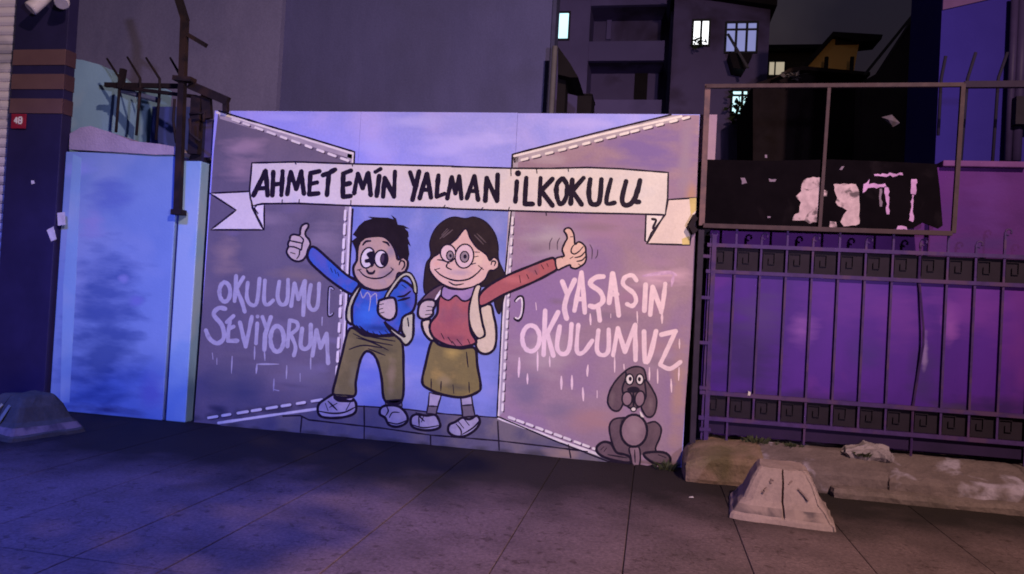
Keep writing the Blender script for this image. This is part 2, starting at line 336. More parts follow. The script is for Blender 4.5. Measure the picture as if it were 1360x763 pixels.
MB().box(at(1005, 90, Y).x, at(1092, 90, Y).x, Y, Y+6, -.02, at(1050, 70, Y).z).build('wall', mat('brown_house', (.10, .08, .06), scale=1), h2)
MB().box(at(1003, 90, Y).x, at(1094, 90, Y).x, Y-.5, Y+6.3, at(1050, 70, Y).z, at(1050, 65, Y).z).build('roof', mat('dark_roof', (.02, .018, .022)), h2)
lit_window(h2, Y, 1022, 83, 1041, 100, emit('lit_yellow', (1.0, .85, .62), .48), (.38,), fw=.08)
Y = 17.0
h3 = thing('ochre_house', (at(1110, 150, Y).x, Y, -.02), 'ochre gabled house wall with dark sloping roof', 'house')
M_ochre = mat('ochre_render', (.85, .50, .16), (.76, .44, .14), scale=1.5, rough=.9)
MB().prism(wpoly([(1063, 97), (1107, 48), (1141, 58), (1133, 101)], Y)+[(at(1133, 400, Y).x, 0), (at(1063, 400, Y).x, 0)], Y, Y+.6).build('wall', M_ochre, h3)
MB().prism(wpoly([(1058, 97), (1106, 43), (1172, 47), (1170, 53), (1142, 56), (1108, 49), (1066, 96)], Y-.2), Y-.25, Y+.7).build('roof', mat('dark_roof', (.02, .018, .022)), h3)
MB().box(at(1109, 60, Y).x, at(1139, 60, Y).x, Y-.03, Y-.003, at(1120, 60, Y).z, at(1120, 48, Y).z).build('eaves_panel', mat('eaves_brown', (.05, .03, .02)), h3)
for px in (1098, 1132):
    MB().tube([at(px, 76, Y-.5), at(px-2, 106, Y-.5)], .06, 6).build('roof_post', mat('dark_roof', (.02, .018, .022)), h3)
Y = 9.0
sh = thing('lean_to_shed', (at(1070, 150, Y).x, Y, 0), 'low dark lean to shed in front of the ochre house', 'shed')
MB().prism(wpoly([(1000, 112), (1044, 98), (1075, 95), (1150, 102), (1150, 300), (1000, 300)], Y), Y, Y+3).build('wall', mat('shed_dark', (.035, .026, .032), spec=0), sh)
MB().prism(wpoly([(1022, 110), (1046, 95), (1064, 92), (1152, 100), (1152, 104), (1064, 97), (1046, 100)], Y-.1), Y-.3, Y+3.2).build('roof', mat('shed_roof', (.05, .032, .028), scale=4), sh)
leaf_clump('rag_heap', at(1050, 101, Y-.5), .28, .10, 16, mat('pale_rag', (.24, .21, .22)), None, .16, label='pale crumpled rag lying on the edge of the dark shed roof', category='rag')
# dark tall house with sloping pole
Y = 7.0
dk = thing('black_house', (at(1200, 150, Y).x, Y, 0), 'tall unlit house with a steep dark roof between the ochre house and the violet building', 'house')
MB().prism(wpoly([(1146, 108), (1168, 96), (1218, 18), (1232, -20), (1262, -20), (1262, 330), (1140, 330)], Y), Y, Y+.5).build('wall', mat('black_wall', (.10, .078, .085), scale=2, spec=0), dk)
MB().bar(at(1148, 100, Y-.1), at(1216, 16, Y-.1), .05, .05).build('verge_board', mat('verge_grey', (.12, .11, .11)), dk)
MB().bar(at(1222, 30, Y-.1), at(1214, 215, Y-.1), .12, .1).build('downpipe', mat('verge_dark', (.03, .028, .03)), dk)
MB().bar(at(1245, 0, Y-.1), at(1238, 215, Y-.1), .16, .12).build('pilaster', mat('verge_dark', (.03, .028, .03)), dk)
b = MB(); pc = at(1181, 161, 2.2)
b.add([pc+Vector(v) for v in ((-.08,.02,.05),(.02,-.02,.07),(.12,.01,-.02),(.06,.05,-.06),(-.02,-.03,.01))], [(0,1,4),(1,2,4),(2,3,4),(3,0,4)])
b.build('hanging_scrap', mat('pale_plastic', (.16, .13, .19)), None, label='crumpled pale plastic scrap caught on a wire behind the rusty frame', category='scrap')
# violet building on the right
Y = 2.2
vb = thing('violet_building', (at(1320, 150, Y).x, Y, 0), 'violet blue rendered building at the right edge', 'building')
vx0, vx1 = at(1247, 100, Y).x, at(1600, 100, Y).x
M_violet = mat('violet_render', (.034, .024, .27), (.029, .02, .24), scale=1.5, rough=.85, bump=.12)
MB().box(vx0, vx1, Y, Y+1.1, -.02, 8).build('wall', M_violet, vb)
zz0, zz1 = at(1256, 14, Y).z, at(1312, 2, Y).z
MB().prism([(vx0+.003, zz0), (vx1-.003, zz0+.62), (vx1-.003, 7.9), (vx0+.003, 7.9)], Y-.02, Y-.003).build('upper_band', mat('lilac_band', (.14, .07, .22), scale=2), vb)
for px, w in ((1338, .05), (1349, .07)):
    MB().tube([at(px+10, -5, Y-.1), at(px+6, 90, Y-.1), at(px, 214, Y-.1)], w*.8, 8).build('drain_pipe', mat('drain_violet', (.05, .035, .12), rough=.5), vb, True)
MB().box(at(1342, 130, Y-.1).x, at(1390, 130, Y-.1).x, Y-.25, Y-.002, at(1350, 172, Y).z, at(1350, 136, Y).z).build('service_box', mat('service_dark', (.025, .02, .04)), vb)

# ------------------------------------------------------------------ shop on the left
M_navy = mat('navy_cladding', (.022, .018, .075), (.016, .013, .055), scale=2, rough=.45, spec=.4)
M_brown = mat('brown_band', (.13, .075, .085), (.11, .062, .075), scale=3, rough=.6)
Yf = -.10
sx0, sx1 = at(18.5, 60, Yf).x, at(88.5, 60, Yf).x
shop = thing('shop_front', (sx0, Yf, 0), 'dark navy shop front pillar with brown bands and number plate at the left edge', 'shop')
MB().bbox(sx0, sx1, Yf, .04, 0, 4.95, .006).build('pillar', M_navy, shop)
for y0, y1 in ((66.5, 87), (99, 119), (131.5, 151)):
    z1, z0 = at(50, y0, Yf).z, at(50, y1, Yf).z
    MB().box(sx0+.01, sx1, Yf-.012, Yf-.001, z0, z1).build('band', M_brown, shop)
    MB().box(sx1+.001, sx1+.011, Yf+.0, .035, z0, z1).build('band', mat('brown_band_side_shade', (.075, .04, .06), scale=3), shop)  # side of the band: darker brown with its shade put into the colour
# number plate 48
Yp = Yf-.014
pl = MB(); pa, pb = at(15.5, 151.5, Yp-.01), at(33.5, 171, Yp-.01)
pl.bbox(pa.x, pb.x, Yp-.012, Yp-.001, pb.z, pa.z, .003); plate = pl.build('number_plate', mat('plate_red', (.30, .02, .05), scale=8, rough=.4), shop)
M_plw = mat('plate_white', (.8, .78, .78), scale=8)
w = pb.x-pa.x; hh = pa.z-pb.z
def digit(segs, ox):
    b = MB()
    for i, ((x0, z0), (x1, z1)) in enumerate(segs):
        b.bar((pa.x+w*(ox+x0*.2), Yp-.0145-.0004*i, pb.z+hh*(.34+z0*.42)), (pa.x+w*(ox+x1*.2), Yp-.0145-.0004*i, pb.z+hh*(.34+z1*.42)), .016, .003)
    b.build('numeral', M_plw, plate)
digit([((.8, 0), (.8, 1)), ((.75, 1), (0, .35)), ((0, .32), (1.1, .32))], .24)
digit([((0, .05), (0, .95)), ((1, .05), (1, .95)), ((0, 1), (1, 1)), ((0, .5), (1, .5)), ((0, 0), (1, 0))], .54)
# stickers
for pts in ([(76, 283), (86, 282), (87, 299), (77, 300)], [(62, 306), (71, 301), (75, 318), (68, 321)], [(41, 240), (45, 240), (46, 244), (42, 245)]):
    MB().prism(wpoly(pts, Yf-.003), Yf-.004, Yf-.001).build('sticker', mat('sticker_white', (.62, .6, .66), scale=12), shop)
# floodlights at the top
M_lampwhite = mat('lamp_white', (.62, .58, .66), scale=8, rough=.4)
def flood(a, b_, r, label):
    t = thing('floodlight', a, label, 'floodlight', 'floodlights on the shop pillar')
    a = Vector(a); b_ = Vector(b_); d = (b_-a)
    MB().tube([a, a+d*.35, a+d*.9, b_], [r*.62, r*.8, r, r*.96], 14).build('housing', M_lampwhite, t, True)
    MB().tube([b_-d*.02, b_+d*.012], [r*.85, r*.85], 14).build('lens', mat('lamp_lens', (.4, .38, .5), rough=.2, scale=5), t)
    mid = a+d*.4
    MB().tube([mid+Vector((0,.0,r*.7)), mid+Vector((0,.05,.16)), Vector((mid.x, Yf+.01, mid.z+.18))], .014, 6).build('bracket', M_pole, t)
flood(at(64, -4, Yf-.14), at(40, 12, Yf-.26), .075, 'white floodlight pointing down left at the top of the navy pillar')
flood(at(84, -12, Yf-.14), at(82, 5, Yf-.26), .075, 'white floodlight pointing straight down at the top of the navy pillar')
# roller shutter, slat by slat
M_shut = mat('shutter_paint', (.72, .67, .76), (.62, .58, .68), scale=2.5, rough=.55, colC=(.42, .40, .48), cscale=1.5)
shx0, shx1 = -10.5, sx0-.004
sh = thing('roller_shutter', (shx1, .02, 0), 'pale lilac ribbed roller shutter left of the navy pillar', 'shutter')
pitch = .108; prof = [(0, .0), (-.012, .006), (-.03, .03), (-.034, .054), (-.03, .078), (-.012, .100), (0, .105)]
b = MB(); n = len(prof); vs = []
for x in (shx0, shx1): vs += [(x, .06+y, z) for y, z in prof]
for x in (shx0, shx1): vs += [(x, .075+y, z) for y, z in prof]
fs = [(i, i+1, n+i+1, n+i) for i in range(n-1)]+[(2*n+i, 3*n+i, 3*n+i+1, 2*n+i+1) for i in range(n-1)]
fs += [(0, n, 3*n, 2*n), (n-1, 3*n-1, 4*n-1, 2*n-1)]+[(i, 2*n+i, 2*n+i+1, i+1) for i in range(n-1)]+[(n+i, n+i+1, 3*n+i+1, 3*n+i) for i in range(n-1)]
first = b.add(vs, fs).build('slat', M_shut, sh)
for k in range(1, 45): copy_part(first, (0, random.uniform(-.003, .003), k*pitch), sh)
MB().box(shx0, shx1, .085, .12, 0, 4.9).build('back_plate', mat('shutter_dark', (.05, .05, .07)), sh)

# ------------------------------------------------------------------ blue pier and walls
M_blue = mat('blue_paint', (.19, .30, .54), (.16, .265, .50), scale=2, rough=.6, colC=(.25, .34, .54), cscale=.9, cpos=(.5, .75), bump=.1)
M_blued = mat('blue_paint_deep', (.07, .10, .40), (.06, .085, .36), scale=2, rough=.5, colC=(.10, .13, .45), cscale=1.3, cpos=(.55, .75))
M_bluel = mat('blue_paint_light', (.23, .40, .60), (.20, .35, .55), scale=2, rough=.6, colC=(.29, .42, .58), cscale=1.1, bump=.1)
M_plast = mat('bare_plaster', (.36, .30, .38), (.30, .25, .32), scale=5, rough=.9, colC=(.24, .21, .28), bump=.4)
bx0, bx1, bx2 = sx1+.03, at(229, 380, -.02).x, at(257, 400, -.02).x
pier = thing('blue_pier', ((bx0+bx1)/2, 0, 0), 'bright blue painted wall pier with plaster cap beside the navy pillar', 'pier')
zt = at(168, 203, -.05).z
MB().bbox(bx0, bx1, -.05, .55, 0, zt, .012).build('body', M_blue, pier)
pp0 = wpoly([(107, 290), (148, 288), (160, 300), (196, 298), (204, 310), (198, 440), (196, 534), (184, 540), (92, 530), (90, 440)], -.0525)
MB().prism(wpoly([(92, 535), (100, 390), (108, 210), (97, 205), (84, 380), (80, 535)], -.052), -.0525, -.0497).build('edge_streak', M_bluel, pier)
MB().box(bx1, bx1+.03, -.012, .4, 0, zt-.03).build('joint', mat('joint_navy', (.02, .02, .10)), pier)
MB().bbox(bx1+.03, bx2, -.035, .5, 0, at(250, 214, -.03).z, .01).build('side_strip', M_bluel, pier)
cap = MB()
px_ = [(93, 199), (94, 178), (108, 170), (122, 168), (150, 177), (176, 188), (214, 192), (236, 196), (245, 203), (238, 206), (205, 206), (160, 203)]
cap.prism(wpoly(px_, -.06), -.075, .5); cap.build('plaster_cap', M_plast, pier)
# taller blue wall behind and recessed wall
MB().prism([(at(92, 100, .62).x-.2, 0), (at(151, 100, .62).x, 0)]+wpoly([(153, 112), (146, 98), (132, 86), (110, 80), (92, 78)], .62), .62, 1.0).build('blue_wall', M_bluel, None,
    label='tall light blue wall with rounded top corner behind the plaster cap', category='wall')
MB().box(at(153, 100, 1.6).x-.3, at(210, 100, 1.6).x, 1.6, 1.9, 0, at(200, 113, 1.6).z).build('blue_wall', M_bluel, None, label='recessed pale blue wall seen behind the bent spikes', category='wall')
MB().box(at(205, 100, 1.3).x, at(262, 100, 1.3).x, 1.3, 1.58, 0, at(230, 142, 1.3).z).build('blue_wall', M_blued, None, label='deep blue low wall behind the iron post', category='wall')
# iron work above the pier
M_iron = mat('rusty_iron', (.018, .013, .017), (.012, .009, .013), scale=12, rough=.7, colC=(.03, .018, .018), cscale=4)
ir = thing('spiked_iron_rail', at(190, 200, .2), 'rusty iron guard rail with bent spikes on top of the blue pier', 'railing')
MB().bar(at(140, 113, .25), at(246, 115, .25), .05, .04).build('rail', M_iron, ir)
MB().bar(at(150, 115, .24), at(262, 129, .10), .035, .035).build('rail', M_iron, ir)
MB().bar(at(160, 120, .35), at(212, 134, .35), .06, .04).build('rail', mat('blue_grey_rail', (.10, .12, .22), scale=8), ir)
for pts in ([(142, 78), (158, 103), (159, 112), (154, 176)], [(169, 76), (186, 104), (186, 120), (181, 180)], [(194, 77), (212, 105), (212, 120), (207, 186)], [(226, 77), (238, 98), (239, 112), (236, 190)]):
    q = [at(x, y, .22) for x, y in pts]
    MB().tube(q, [.012, .016, .016, .016], 6).build('spike', M_iron, ir, True)
MB().bar(at(164, 92, .2), at(160, 118, .2), .06, .05).build('upright', M_iron, ir)
ip = thing('iron_post', at(240, 205, -.09), 'tall bent rusty iron post with side arm at the corner of the blue pier', 'post')
MB().bar(at(245.5, 26, -.1), at(236, 282, -.1), .07, .06).build('shaft', M_iron, ip)
MB().bar(at(246.3, 28, -.1), at(234, -12, -.1), .07, .059).build('bent_top', M_iron, ip)
MB().bar(at(247, 45, -.1), at(274, 61, -.1), .045, .04).build('arm', M_iron, ip)
MB().bar(at(233, 105, -.11), at(257, 107, -.11), .05, .11).build('collar', M_iron, ip)
for pts in ([(252, 152), (272, 150), (270, 162)], [(252, 158), (253, 178), (266, 188)], [(232, 132), (230, 160), (234, 190)]):
    MB().tube([at(x, y, -.12) for x, y in pts], .016, 6).build('hook', M_iron, ip, True)
MB().box(at(253, 160, 0).x, at(266, 160, 0).x, -.02, .05, at(258, 205, 0).z, at(258, 128, 0).z).build('bracket_plate', M_iron, ip)
MB().bbox(at(231, 281, -.1).x, at(245, 281, -.1).x, -.16, -.055, at(238, 286, -.1).z, at(238, 279, -.1).z, .004).build('clamp', M_iron, ip)
fr = thing('gate_head_frame', at(275, 200, -.02), 'dark iron frame at the top left corner of the painted gate', 'frame')
MB().bar(at(252, 113, -.05), at(303, 135, -.05), .09, .06).build('head_bar', M_iron, fr)
MB().bar(at(300, 134, -.05), at(300, 149, -.05), .05, .05).build('drop_bar', M_iron, fr)
MB().bar(at(274, 124, .0), at(276, 158, .0), .10, .05).build('drop_bar', M_iron, fr)
MB().box(at(262, 300, .1).x-.11, at(268, 300, .1).x, .06, .12, 0, at(270, 150, .1).z).build('back_post', mat('navy_post', (.018, .016, .035), scale=5), fr)
MB().box(at(259, 300, .1).x-.02, at(284, 300, .1).x, .062, .11, at(270, 210, .1).z, at(270, 160, .1).z).build('plate', mat('navy_plate', (.07, .06, .14), scale=5), fr)

# ------------------------------------------------------------------ iron fence on the right
M_bars = mat('fence_iron', (.058, .029, .135), (.042, .02, .095), scale=14, rough=.6, colC=(.07, .034, .10), cscale=5)
M_sheet = mat('purple_sheet', (.072, .016, .25), (.044, .011, .17), scale=1.1, rough=.5, spec=.12, streak=1.5, colC=(.14, .026, .24), cscale=1.1, cpos=(.52, .74), bump=.08, bscale=6)  # magenta blotches paint the lamp glow into the sheet
M_dkpanel = mat('dark_backing', (.02, .014, .026), scale=4)
fx0, fx1 = .50, 6.2
fen = thing('iron_fence', (2.0, 0, .3), 'purple sheet backed iron bar fence with curled finials on the right', 'fence')
step = .2245
for z, hgt in ((2.105, .034), (1.86, .034), (.735, .036), (.50, .036)):
    MB().box(fx0-.03, fx1, -.052, -.012, z-hgt/2, z+hgt/2).build('rail', M_bars, fen)
# curl finial profile
def curl(b, x, z):
    pts = []
    for i in range(15):
        a_ = -math.pi/2 + i/14*math.pi*1.75; r_ = .030*(1-.35*i/14)
        pts.append((x+.030+math.cos(a_+math.pi)*r_-.0, -.03, z+.035+math.sin(a_)*r_))
    b.tube(pts, .0085, 6)
k = 0; first_bar = {}
x = .505
while x < fx1:
    kind = k % 2
    ztop = 2.285 if kind else 2.17
    bend = (k == 8)
    b = MB()
    if bend: b.tube([(x,-.03,.30),(x,-.03,.74),(x+.03,-.035,1.05),(x+.05,-.06,1.3),(x+.045,-.06,1.45),(x+.01,-.035,1.8),(x,-.03,1.86),(x,-.03,ztop)], .010, 4)
    else: b.bar((x, -.032, .30 if (k < 2 or k % 4 == 0) else .485), (x, -.032, ztop), .018, .018)
    o = b.build('bar', M_bars, fen)
    if not kind or x > 2.62:
        c = MB(); curl(c, x, ztop); c.tube([(x,-.03,ztop-.02),(x,-.03,ztop+.03)], .012, 6); c.build('finial', M_bars, o, True)
    x += step; k += 1
MB().box(fx0-.02, fx1, -.006, .0, .742, 1.842).build('sheet', M_sheet, fen)
MB().box(fx0-.02, fx1, -.004, .002, .36, .485).build('kick_sheet', mat('kick_purple', (.026, .013, .055), (.018, .01, .04), scale=3), fen)
for z0, z1 in ((1.88, 2.085), (.52, .715)):
    MB().box(fx0-.02, fx1, .0, .006, z0, z1).build('band_backing', M_dkpanel, fen)
    # greek key ornament between the bars, bay by bay
    b = MB(); h_ = z1-z0; t_ = .005; xo = fx0+.03
    key = [(0, .15, .0, .85), (.0, .85, .62, .85), (.62, .85, .62, .35), (.62, .35, .3, .35), (.3, .35, .3, .6)]
    for i, (u0, v0, u1, v1) in enumerate(key):
        xa, xb = xo+u0*.16, xo+u1*.16; za, zb = z0+v0*h_, z0+v1*h_
        b.box(min(xa, xb)-t_/2, max(xa, xb)+t_/2, -.018-.0006*i, -.006-.0006*i, min(za, zb)-t_/2, max(za, zb)+t_/2)
    f0 = b.build('key_ornament', mat('ornament_iron', (.020, .015, .026), scale=10), fen)
    n_ = int((fx1-fx0)/step)-1
    for i in range(1, n_): copy_part(f0, (i*step, 0, 0), fen)
# posts at the joint of gate and fence
gp = thing('gate_post', at(925, 600, -.03), 'tall rusty post between the painted gate and the iron fence', 'post')
MB().bar(at(931.5, 306, -.055), at(919, 606, -.055), .05, .05).build('shaft', mat('post_dark', (.035, .026, .045), (.025, .018, .035), scale=9), gp)
MB().bar(at(940, 113, -.055), at(931.8, 300, -.055), .05, .05).build('shaft', mat('rusty_post', (.16, .095, .10), (.09, .06, .075), scale=9, rough=.7, colC=(.06, .04, .06), cscale=3), gp)
MB().bar(at(949, 312, -.04), at(937, 590, -.04), .04, .04).build('shaft', M_bars, gp)
for y in (340, 395, 455, 515, 570):
    MB().bar(at(929, y, -.05), at(944, y+1, -.05), .03, .03).build('weld_bar', M_bars, gp)
MB().box(at(930, 400, .08).x-.14, at(930, 400, .08).x+.06, .09, .16, 0, 3.35).build('dark_filler', mat('filler_dark', (.012, .01, .016)), gp)
b = MB(); pz = [at(x_, y_, -.06) for x_, y_ in ((914, 300), (922, 285), (927, 291), (921, 299), (927, 306), (921, 312))]
b.prism([(p.x, p.z) for p in pz], -.09, -.03); b.build('latch', mat('latch_dark', (.02, .014, .02)), gp)
# rusty billboard frame with torn posters
M_rust = mat('rust_frame', (.066, .042, .05), (.042, .027, .036), scale=10, rough=.7, colC=(.05, .03, .038), cscale=4)
bf = thing('rusty_frame', at(1105, 305, -.02), 'rusty empty sign frame with dark torn poster board above the iron fence', 'sign frame')
A = lambda x_, y_, dy=-.085: at(x_, y_, dy)
MB().bar(A(938, 115), A(1280, 113), .035, .035).build('frame_bar', M_rust, bf)
MB().bar(A(934, 300), A(1264, 310.5), .04, .045).build('frame_bar', M_rust, bf)
MB().bar(A(1279, 112), A(1266, 310), .035, .034).build('frame_bar', M_rust, bf)
MB().bar(A(1101, 117), A(1088.5, 302), .028, .03).build('frame_bar', M_rust, bf)
MB().bar(A(1280, 113, -.07), A(1420, 112, -.07), .055, .05).build('frame_bar', mat('dark_rail', (.03, .02, .045)), bf)
M_board = mat('poster_board', (.0055, .004, .006), (.004, .003, .0045), scale=5, rough=.9, spec=.0, colC=(.011, .008, .011), cscale=3, cpos=(.62, .75))
zb1 = at(1100, 222, -.05).z
pb_ = wpoly([(934, 212), (1020, 214), (1105, 212), (1180, 215), (1244, 218), (1248, 250), (1252, 300), (1246, 304), (1225, 296), (1212, 304), (1130, 303), (1040, 300), (932, 297)], -.06)
MB().prism(pb_, -.062, -.05).build('board', M_board, bf)
M_torn = mat('torn_paper', (.50, .37, .42), (.34, .25, .29), scale=14, rough=.9, colC=(.10, .075, .09), cscale=11, cpos=(.54, .64))
M_torn2 = mat('torn_paper_lilac', (.52, .30, .58), (.34, .19, .38), scale=9, rough=.9)
def tear(pts, mt, y=-.064, nm='torn_poster'):
    out = []
    for i, p in enumerate(pts):
        q = pts[(i+1) % len(pts)]; n_ = max(1, int(math.hypot(q[0]-p[0], q[1]-p[1])/4))
        for j in range(n_):
            s_ = j/n_; jit = 1.5 if j else 0
            out.append((p[0]+(q[0]-p[0])*s_+random.uniform(-jit, jit), p[1]+(q[1]-p[1])*s_+random.uniform(-jit, jit)))
    MB().prism(wpoly(out, y), y-.0012, y+.0012).build(nm, mt, bf)
V = lambda pts: [(1050+x_/4.387, 220+y_/4.387) for x_, y_ in pts]
tear(V([(95,75),(170,70),(165,200),(155,330),(110,340),(80,320),(10,320),(25,285),(50,275),(52,240),(60,215),(42,195),(30,180),(62,150),(65,110)]), M_torn)
tear(V([(250,110),(310,105),(380,110),(395,140),(400,340),(380,350),(310,355),(290,330),(310,285),(330,262),(300,245),(275,235),(262,215),(272,190)]), M_torn)
tear(V([(190,140),(215,150),(210,180),(190,180)]), M_torn); tear(V([(230,325),(265,330),(270,360),(225,358)]), M_torn)
tear(V([(485,52),(650,42),(655,58),(540,65),(490,62)]), M_torn2); tear(V([(420,160),(425,110),(460,80),(455,110),(550,105),(560,128),(450,132)]), M_torn2)
tear(V([(548,120),(570,130),(575,285),(560,285)]), M_torn2); tear(V([(518,135),(532,135),(532,240),(520,240)]), mat('paper_grey', (.2, .15, .22)))
tear(V([(703,80),(735,80),(728,170),(700,165)]), M_torn2); tear(V([(708,170),(720,172),(712,330),(690,320)]), M_torn2); tear(V([(625,352),(675,358),(680,375),(615,375)]), M_torn2)
V2 = lambda pts: [(900+x_/2.935, 90+y_/2.935) for x_, y_ in pts]
for q in ([(245,430),(262,430),(270,450),(250,455)], [(355,432),(385,435),(380,445),(358,445)], [(640,385),(650,385),(640,400),(630,398)], [(340,340),(348,340),(349,352),(341,352)], [(350,580),(362,580),(362,586),(350,586)]):
    tear(V2(q), mat('paper_grey', (.2, .15, .22)))
# violet rendered boundary wall behind fence
M_bwall = mat('violet_boundary', (.095, .026, .18), (.072, .02, .14), scale=2.2, rough=.85, colC=(.085, .02, .17), cscale=.9, bump=.2)
bw = thing('boundary_wall', (3, .35, 0), 'purple rendered boundary wall with flat coping behind the fence', 'wall')
zt = at(1320, 224, .35).z
MB().box(.52, 7, .35, .6, 0, zt).build('wall', M_bwall, bw)
xx = at(1250, 220, .3).x
for i in range(6):
    MB().bbox(xx+i*.72+.01, xx+(i+1)*.72-.01, .28, .64, zt, zt+.055, .008).build('coping_stone', mat('coping_violet', (.15, .055, .21), scale=4), bw)
for pts in ([(1256, 75), (1250, 105), (1246, 180)], [(1296, 70), (1285, 105), (1276, 216)], [(1338, 70), (1326, 104), (1318, 218)]):
    MB().tube([at(x_, y_, .42) for x_, y_ in pts], .015, 6).build('bent_spike', mat('spike_dark', (.02, .016, .04)), bw, True)

# ------------------------------------------------------------------ concrete plinth, rubble and bollards
M_conc = mat('worn_concrete', (.17, .125, .125), (.125, .092, .095), scale=4, rough=.9, colC=(.085, .065, .06), cscale=2.4, cpos=(.5, .68), bump=.5, bscale=30, speck=.12)
M_conco = mat('ochre_concrete', (.22, .145, .11), (.165, .11, .085), scale=4, rough=.9, colC=(.11, .085, .05), cscale=2.2, cpos=(.52, .68), bump=.5, bscale=30, speck=.12)
M_concl = mat('lilac_concrete', (.15, .11, .115), (.115, .085, .09), scale=6, rough=.9, colC=(.30, .25, .33), cscale=3.2, cpos=(.56, .66), bump=.5, bscale=30, speck=.1)
pn = thing('concrete_plinth', (1.6, -.2, 0), 'broken concrete plinth along the foot of the iron fence', 'plinth')
slope = lambda x_, y_: .62+.38*min(1, max(0, (y_+.45)/.40))
MB().bm(rough_bm(.34, 1.02, -.50, .28, 0, .31, .010, .045, 1, lambda x_, y_: (.72+.28*min(1, max(0, (y_+.5)/.35)))*(1-.35*max(0, (.62-x_)/.28)**2), .02)).build('plinth_block', M_conco, pn, False)
MB().bm(rough_bm(1.0, 2.02, -.44, .30, 0, .315, .010, .06, 2, slope, .02)).build('plinth_block', M_concl, pn, False)
MB().bm(rough_bm(2.0, 3.15, -.47, .30, 0, .31, .012, .06, 3, slope, .02)).build('plinth_block', M_concl, pn, False)
MB().bm(rough_bm(3.14, 4.6, -.52, .30, 0, .31, .010, .07, 4, slope, .02)).build('plinth_block', M_conc, pn, True)
MB().bm(rough_bm(1.55, 4.6, -.56, -.36, -.004, .085, .012, .06, 5, None, .02)).build('kerb_foot', M_conc, pn, False)
MB().bm(rough_bm(1.72, 2.12, -.22, .02, .27, .41, .05, .035, 6, lambda x_, y_: .5+.5*max(0, 1-abs(x_-1.9)/.24), .05)).build('mortar_lump', mat('pale_mortar', (.27, .22, .25), (.19, .155, .18), scale=9, rough=.95, bump=.5), None, False,
    label='pale rough lump of spilt mortar on the plinth under the fence', category='rubble')
def mt_c(m_): return (.24, .17, .16) if m_.name == 'bollard_concrete' else (.14, .12, .095)
def bollard(cx, cy, rot, label, mt, grime):
    t = thing('concrete_bollard', (cx, cy, 0), label, 'bollard', 'low pyramid concrete bollards')
    h_, bw_, tw = .36, .345, .17
    Rm = Matrix.Rotation(rot, 3, 'Z')
    def rings():
        bm = bmesh.new(); lay = []
        prof_ = [(0, bw_+.02), (.035, bw_+.012), (.05, bw_-.005), (.105, bw_-.04), (h_*.4, bw_-.075), (h_*.75, tw+.05), (h_-.02, tw+.008), (h_, tw-.012)]
        for z_, w_ in prof_:
            ring = []
            us = (-1, -.93, -.75, -.5, -.25, -.034, -.022, .022, .034, .25, .5, .75, .93)
            for s_ in range(4):
                for u in us:
                    ce = max(abs(u)-.88, 0)/.12*.025
                    p = Vector((u*w_, -w_+ce, z_)); p = Matrix.Rotation(s_*math.pi/2, 3, 'Z')@p
                    if s_ == 0 and z_ > .04:                      # groove down the front face
                        if abs(u) < .03: p.y += .03; p.z -= .004
                    ring.append(bm.verts.new(Rm@(p+mnoise.noise_vector(p*9+Vector((cx*5, 0, 0)))*.009+mnoise.noise_vector(p*31)*.004)+Vector((cx, cy, 0))))
            lay.append(ring)
        m_ = len(lay[0])
        for a_, b2 in zip(lay, lay[1:]):
            for i in range(m_): bm.faces.new((a_[i], a_[(i+1) % m_], b2[(i+1) % m_], b2[i]))
        bm.faces.new(lay[-1]); return bm
    bb = MB().bm(rings()); nn = 52
    for i in range(2*nn, 3*nn): bb.m[i] = 1
    bb.build('body', [mt, mat('grimy_concrete', (.13, .095, .10), (.08, .06, .065), scale=14, rough=.95, colC=mt_c(mt), cscale=7, cpos=(.42, .62))], t, False)
    fr_ = lambda u, v: Vector((cx, cy, 0))+Rm@Vector((u*(bw_-.005+(tw-bw_+.013)*v)*1.0, -(bw_-.005)+(bw_-tw-.013)*v-.006, .05+(h_-.07)*v))
    for seg in grime:
        pts = [fr_(u, v) for u, v in seg]; q = MB()
        for p_, q_ in zip(pts, pts[1:]): q.bar(p_, q_, .010, .014)
        q.build('stain', mat('rust_stain', (.20, .135, .13), scale=20), t)
    return t
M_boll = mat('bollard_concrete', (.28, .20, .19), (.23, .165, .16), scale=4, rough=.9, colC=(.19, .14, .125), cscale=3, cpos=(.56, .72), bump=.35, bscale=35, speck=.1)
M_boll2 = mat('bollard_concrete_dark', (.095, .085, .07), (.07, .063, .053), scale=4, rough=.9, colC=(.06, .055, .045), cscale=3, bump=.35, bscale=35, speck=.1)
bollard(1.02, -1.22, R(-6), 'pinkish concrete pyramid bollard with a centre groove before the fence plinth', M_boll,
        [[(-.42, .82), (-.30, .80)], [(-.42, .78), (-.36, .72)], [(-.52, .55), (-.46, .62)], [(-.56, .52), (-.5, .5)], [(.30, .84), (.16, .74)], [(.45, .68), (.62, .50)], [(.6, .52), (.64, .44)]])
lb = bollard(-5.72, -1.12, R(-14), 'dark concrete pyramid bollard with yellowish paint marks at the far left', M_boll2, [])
q = MB().prism([(0,0)]*0+[(.0,.0),(.03,.0),(.10,.16),(.06,.17)], -.003, .003)
for v in q.v: v.xyz = (Vector((-5.72, -1.12, 0))+Matrix.Rotation(R(-14), 3, 'Z')@Vector((v.x-.10, -.305+v.z*.52+v.y, .135+v.z*.9)))
q.build('paint_mark', mat('yellow_paint', (.5, .42, .22), scale=12), lb)
q = MB().prism([(.0,.0),(.05,.0),(.06,.16),(.02,.17)], -.003, .003)
for v in q.v: v.xyz = (Vector((-5.72, -1.12, 0))+Matrix.Rotation(R(-14), 3, 'Z')@Vector((v.x+.05, -.305+v.z*.52+v.y, .135+v.z*.9)))
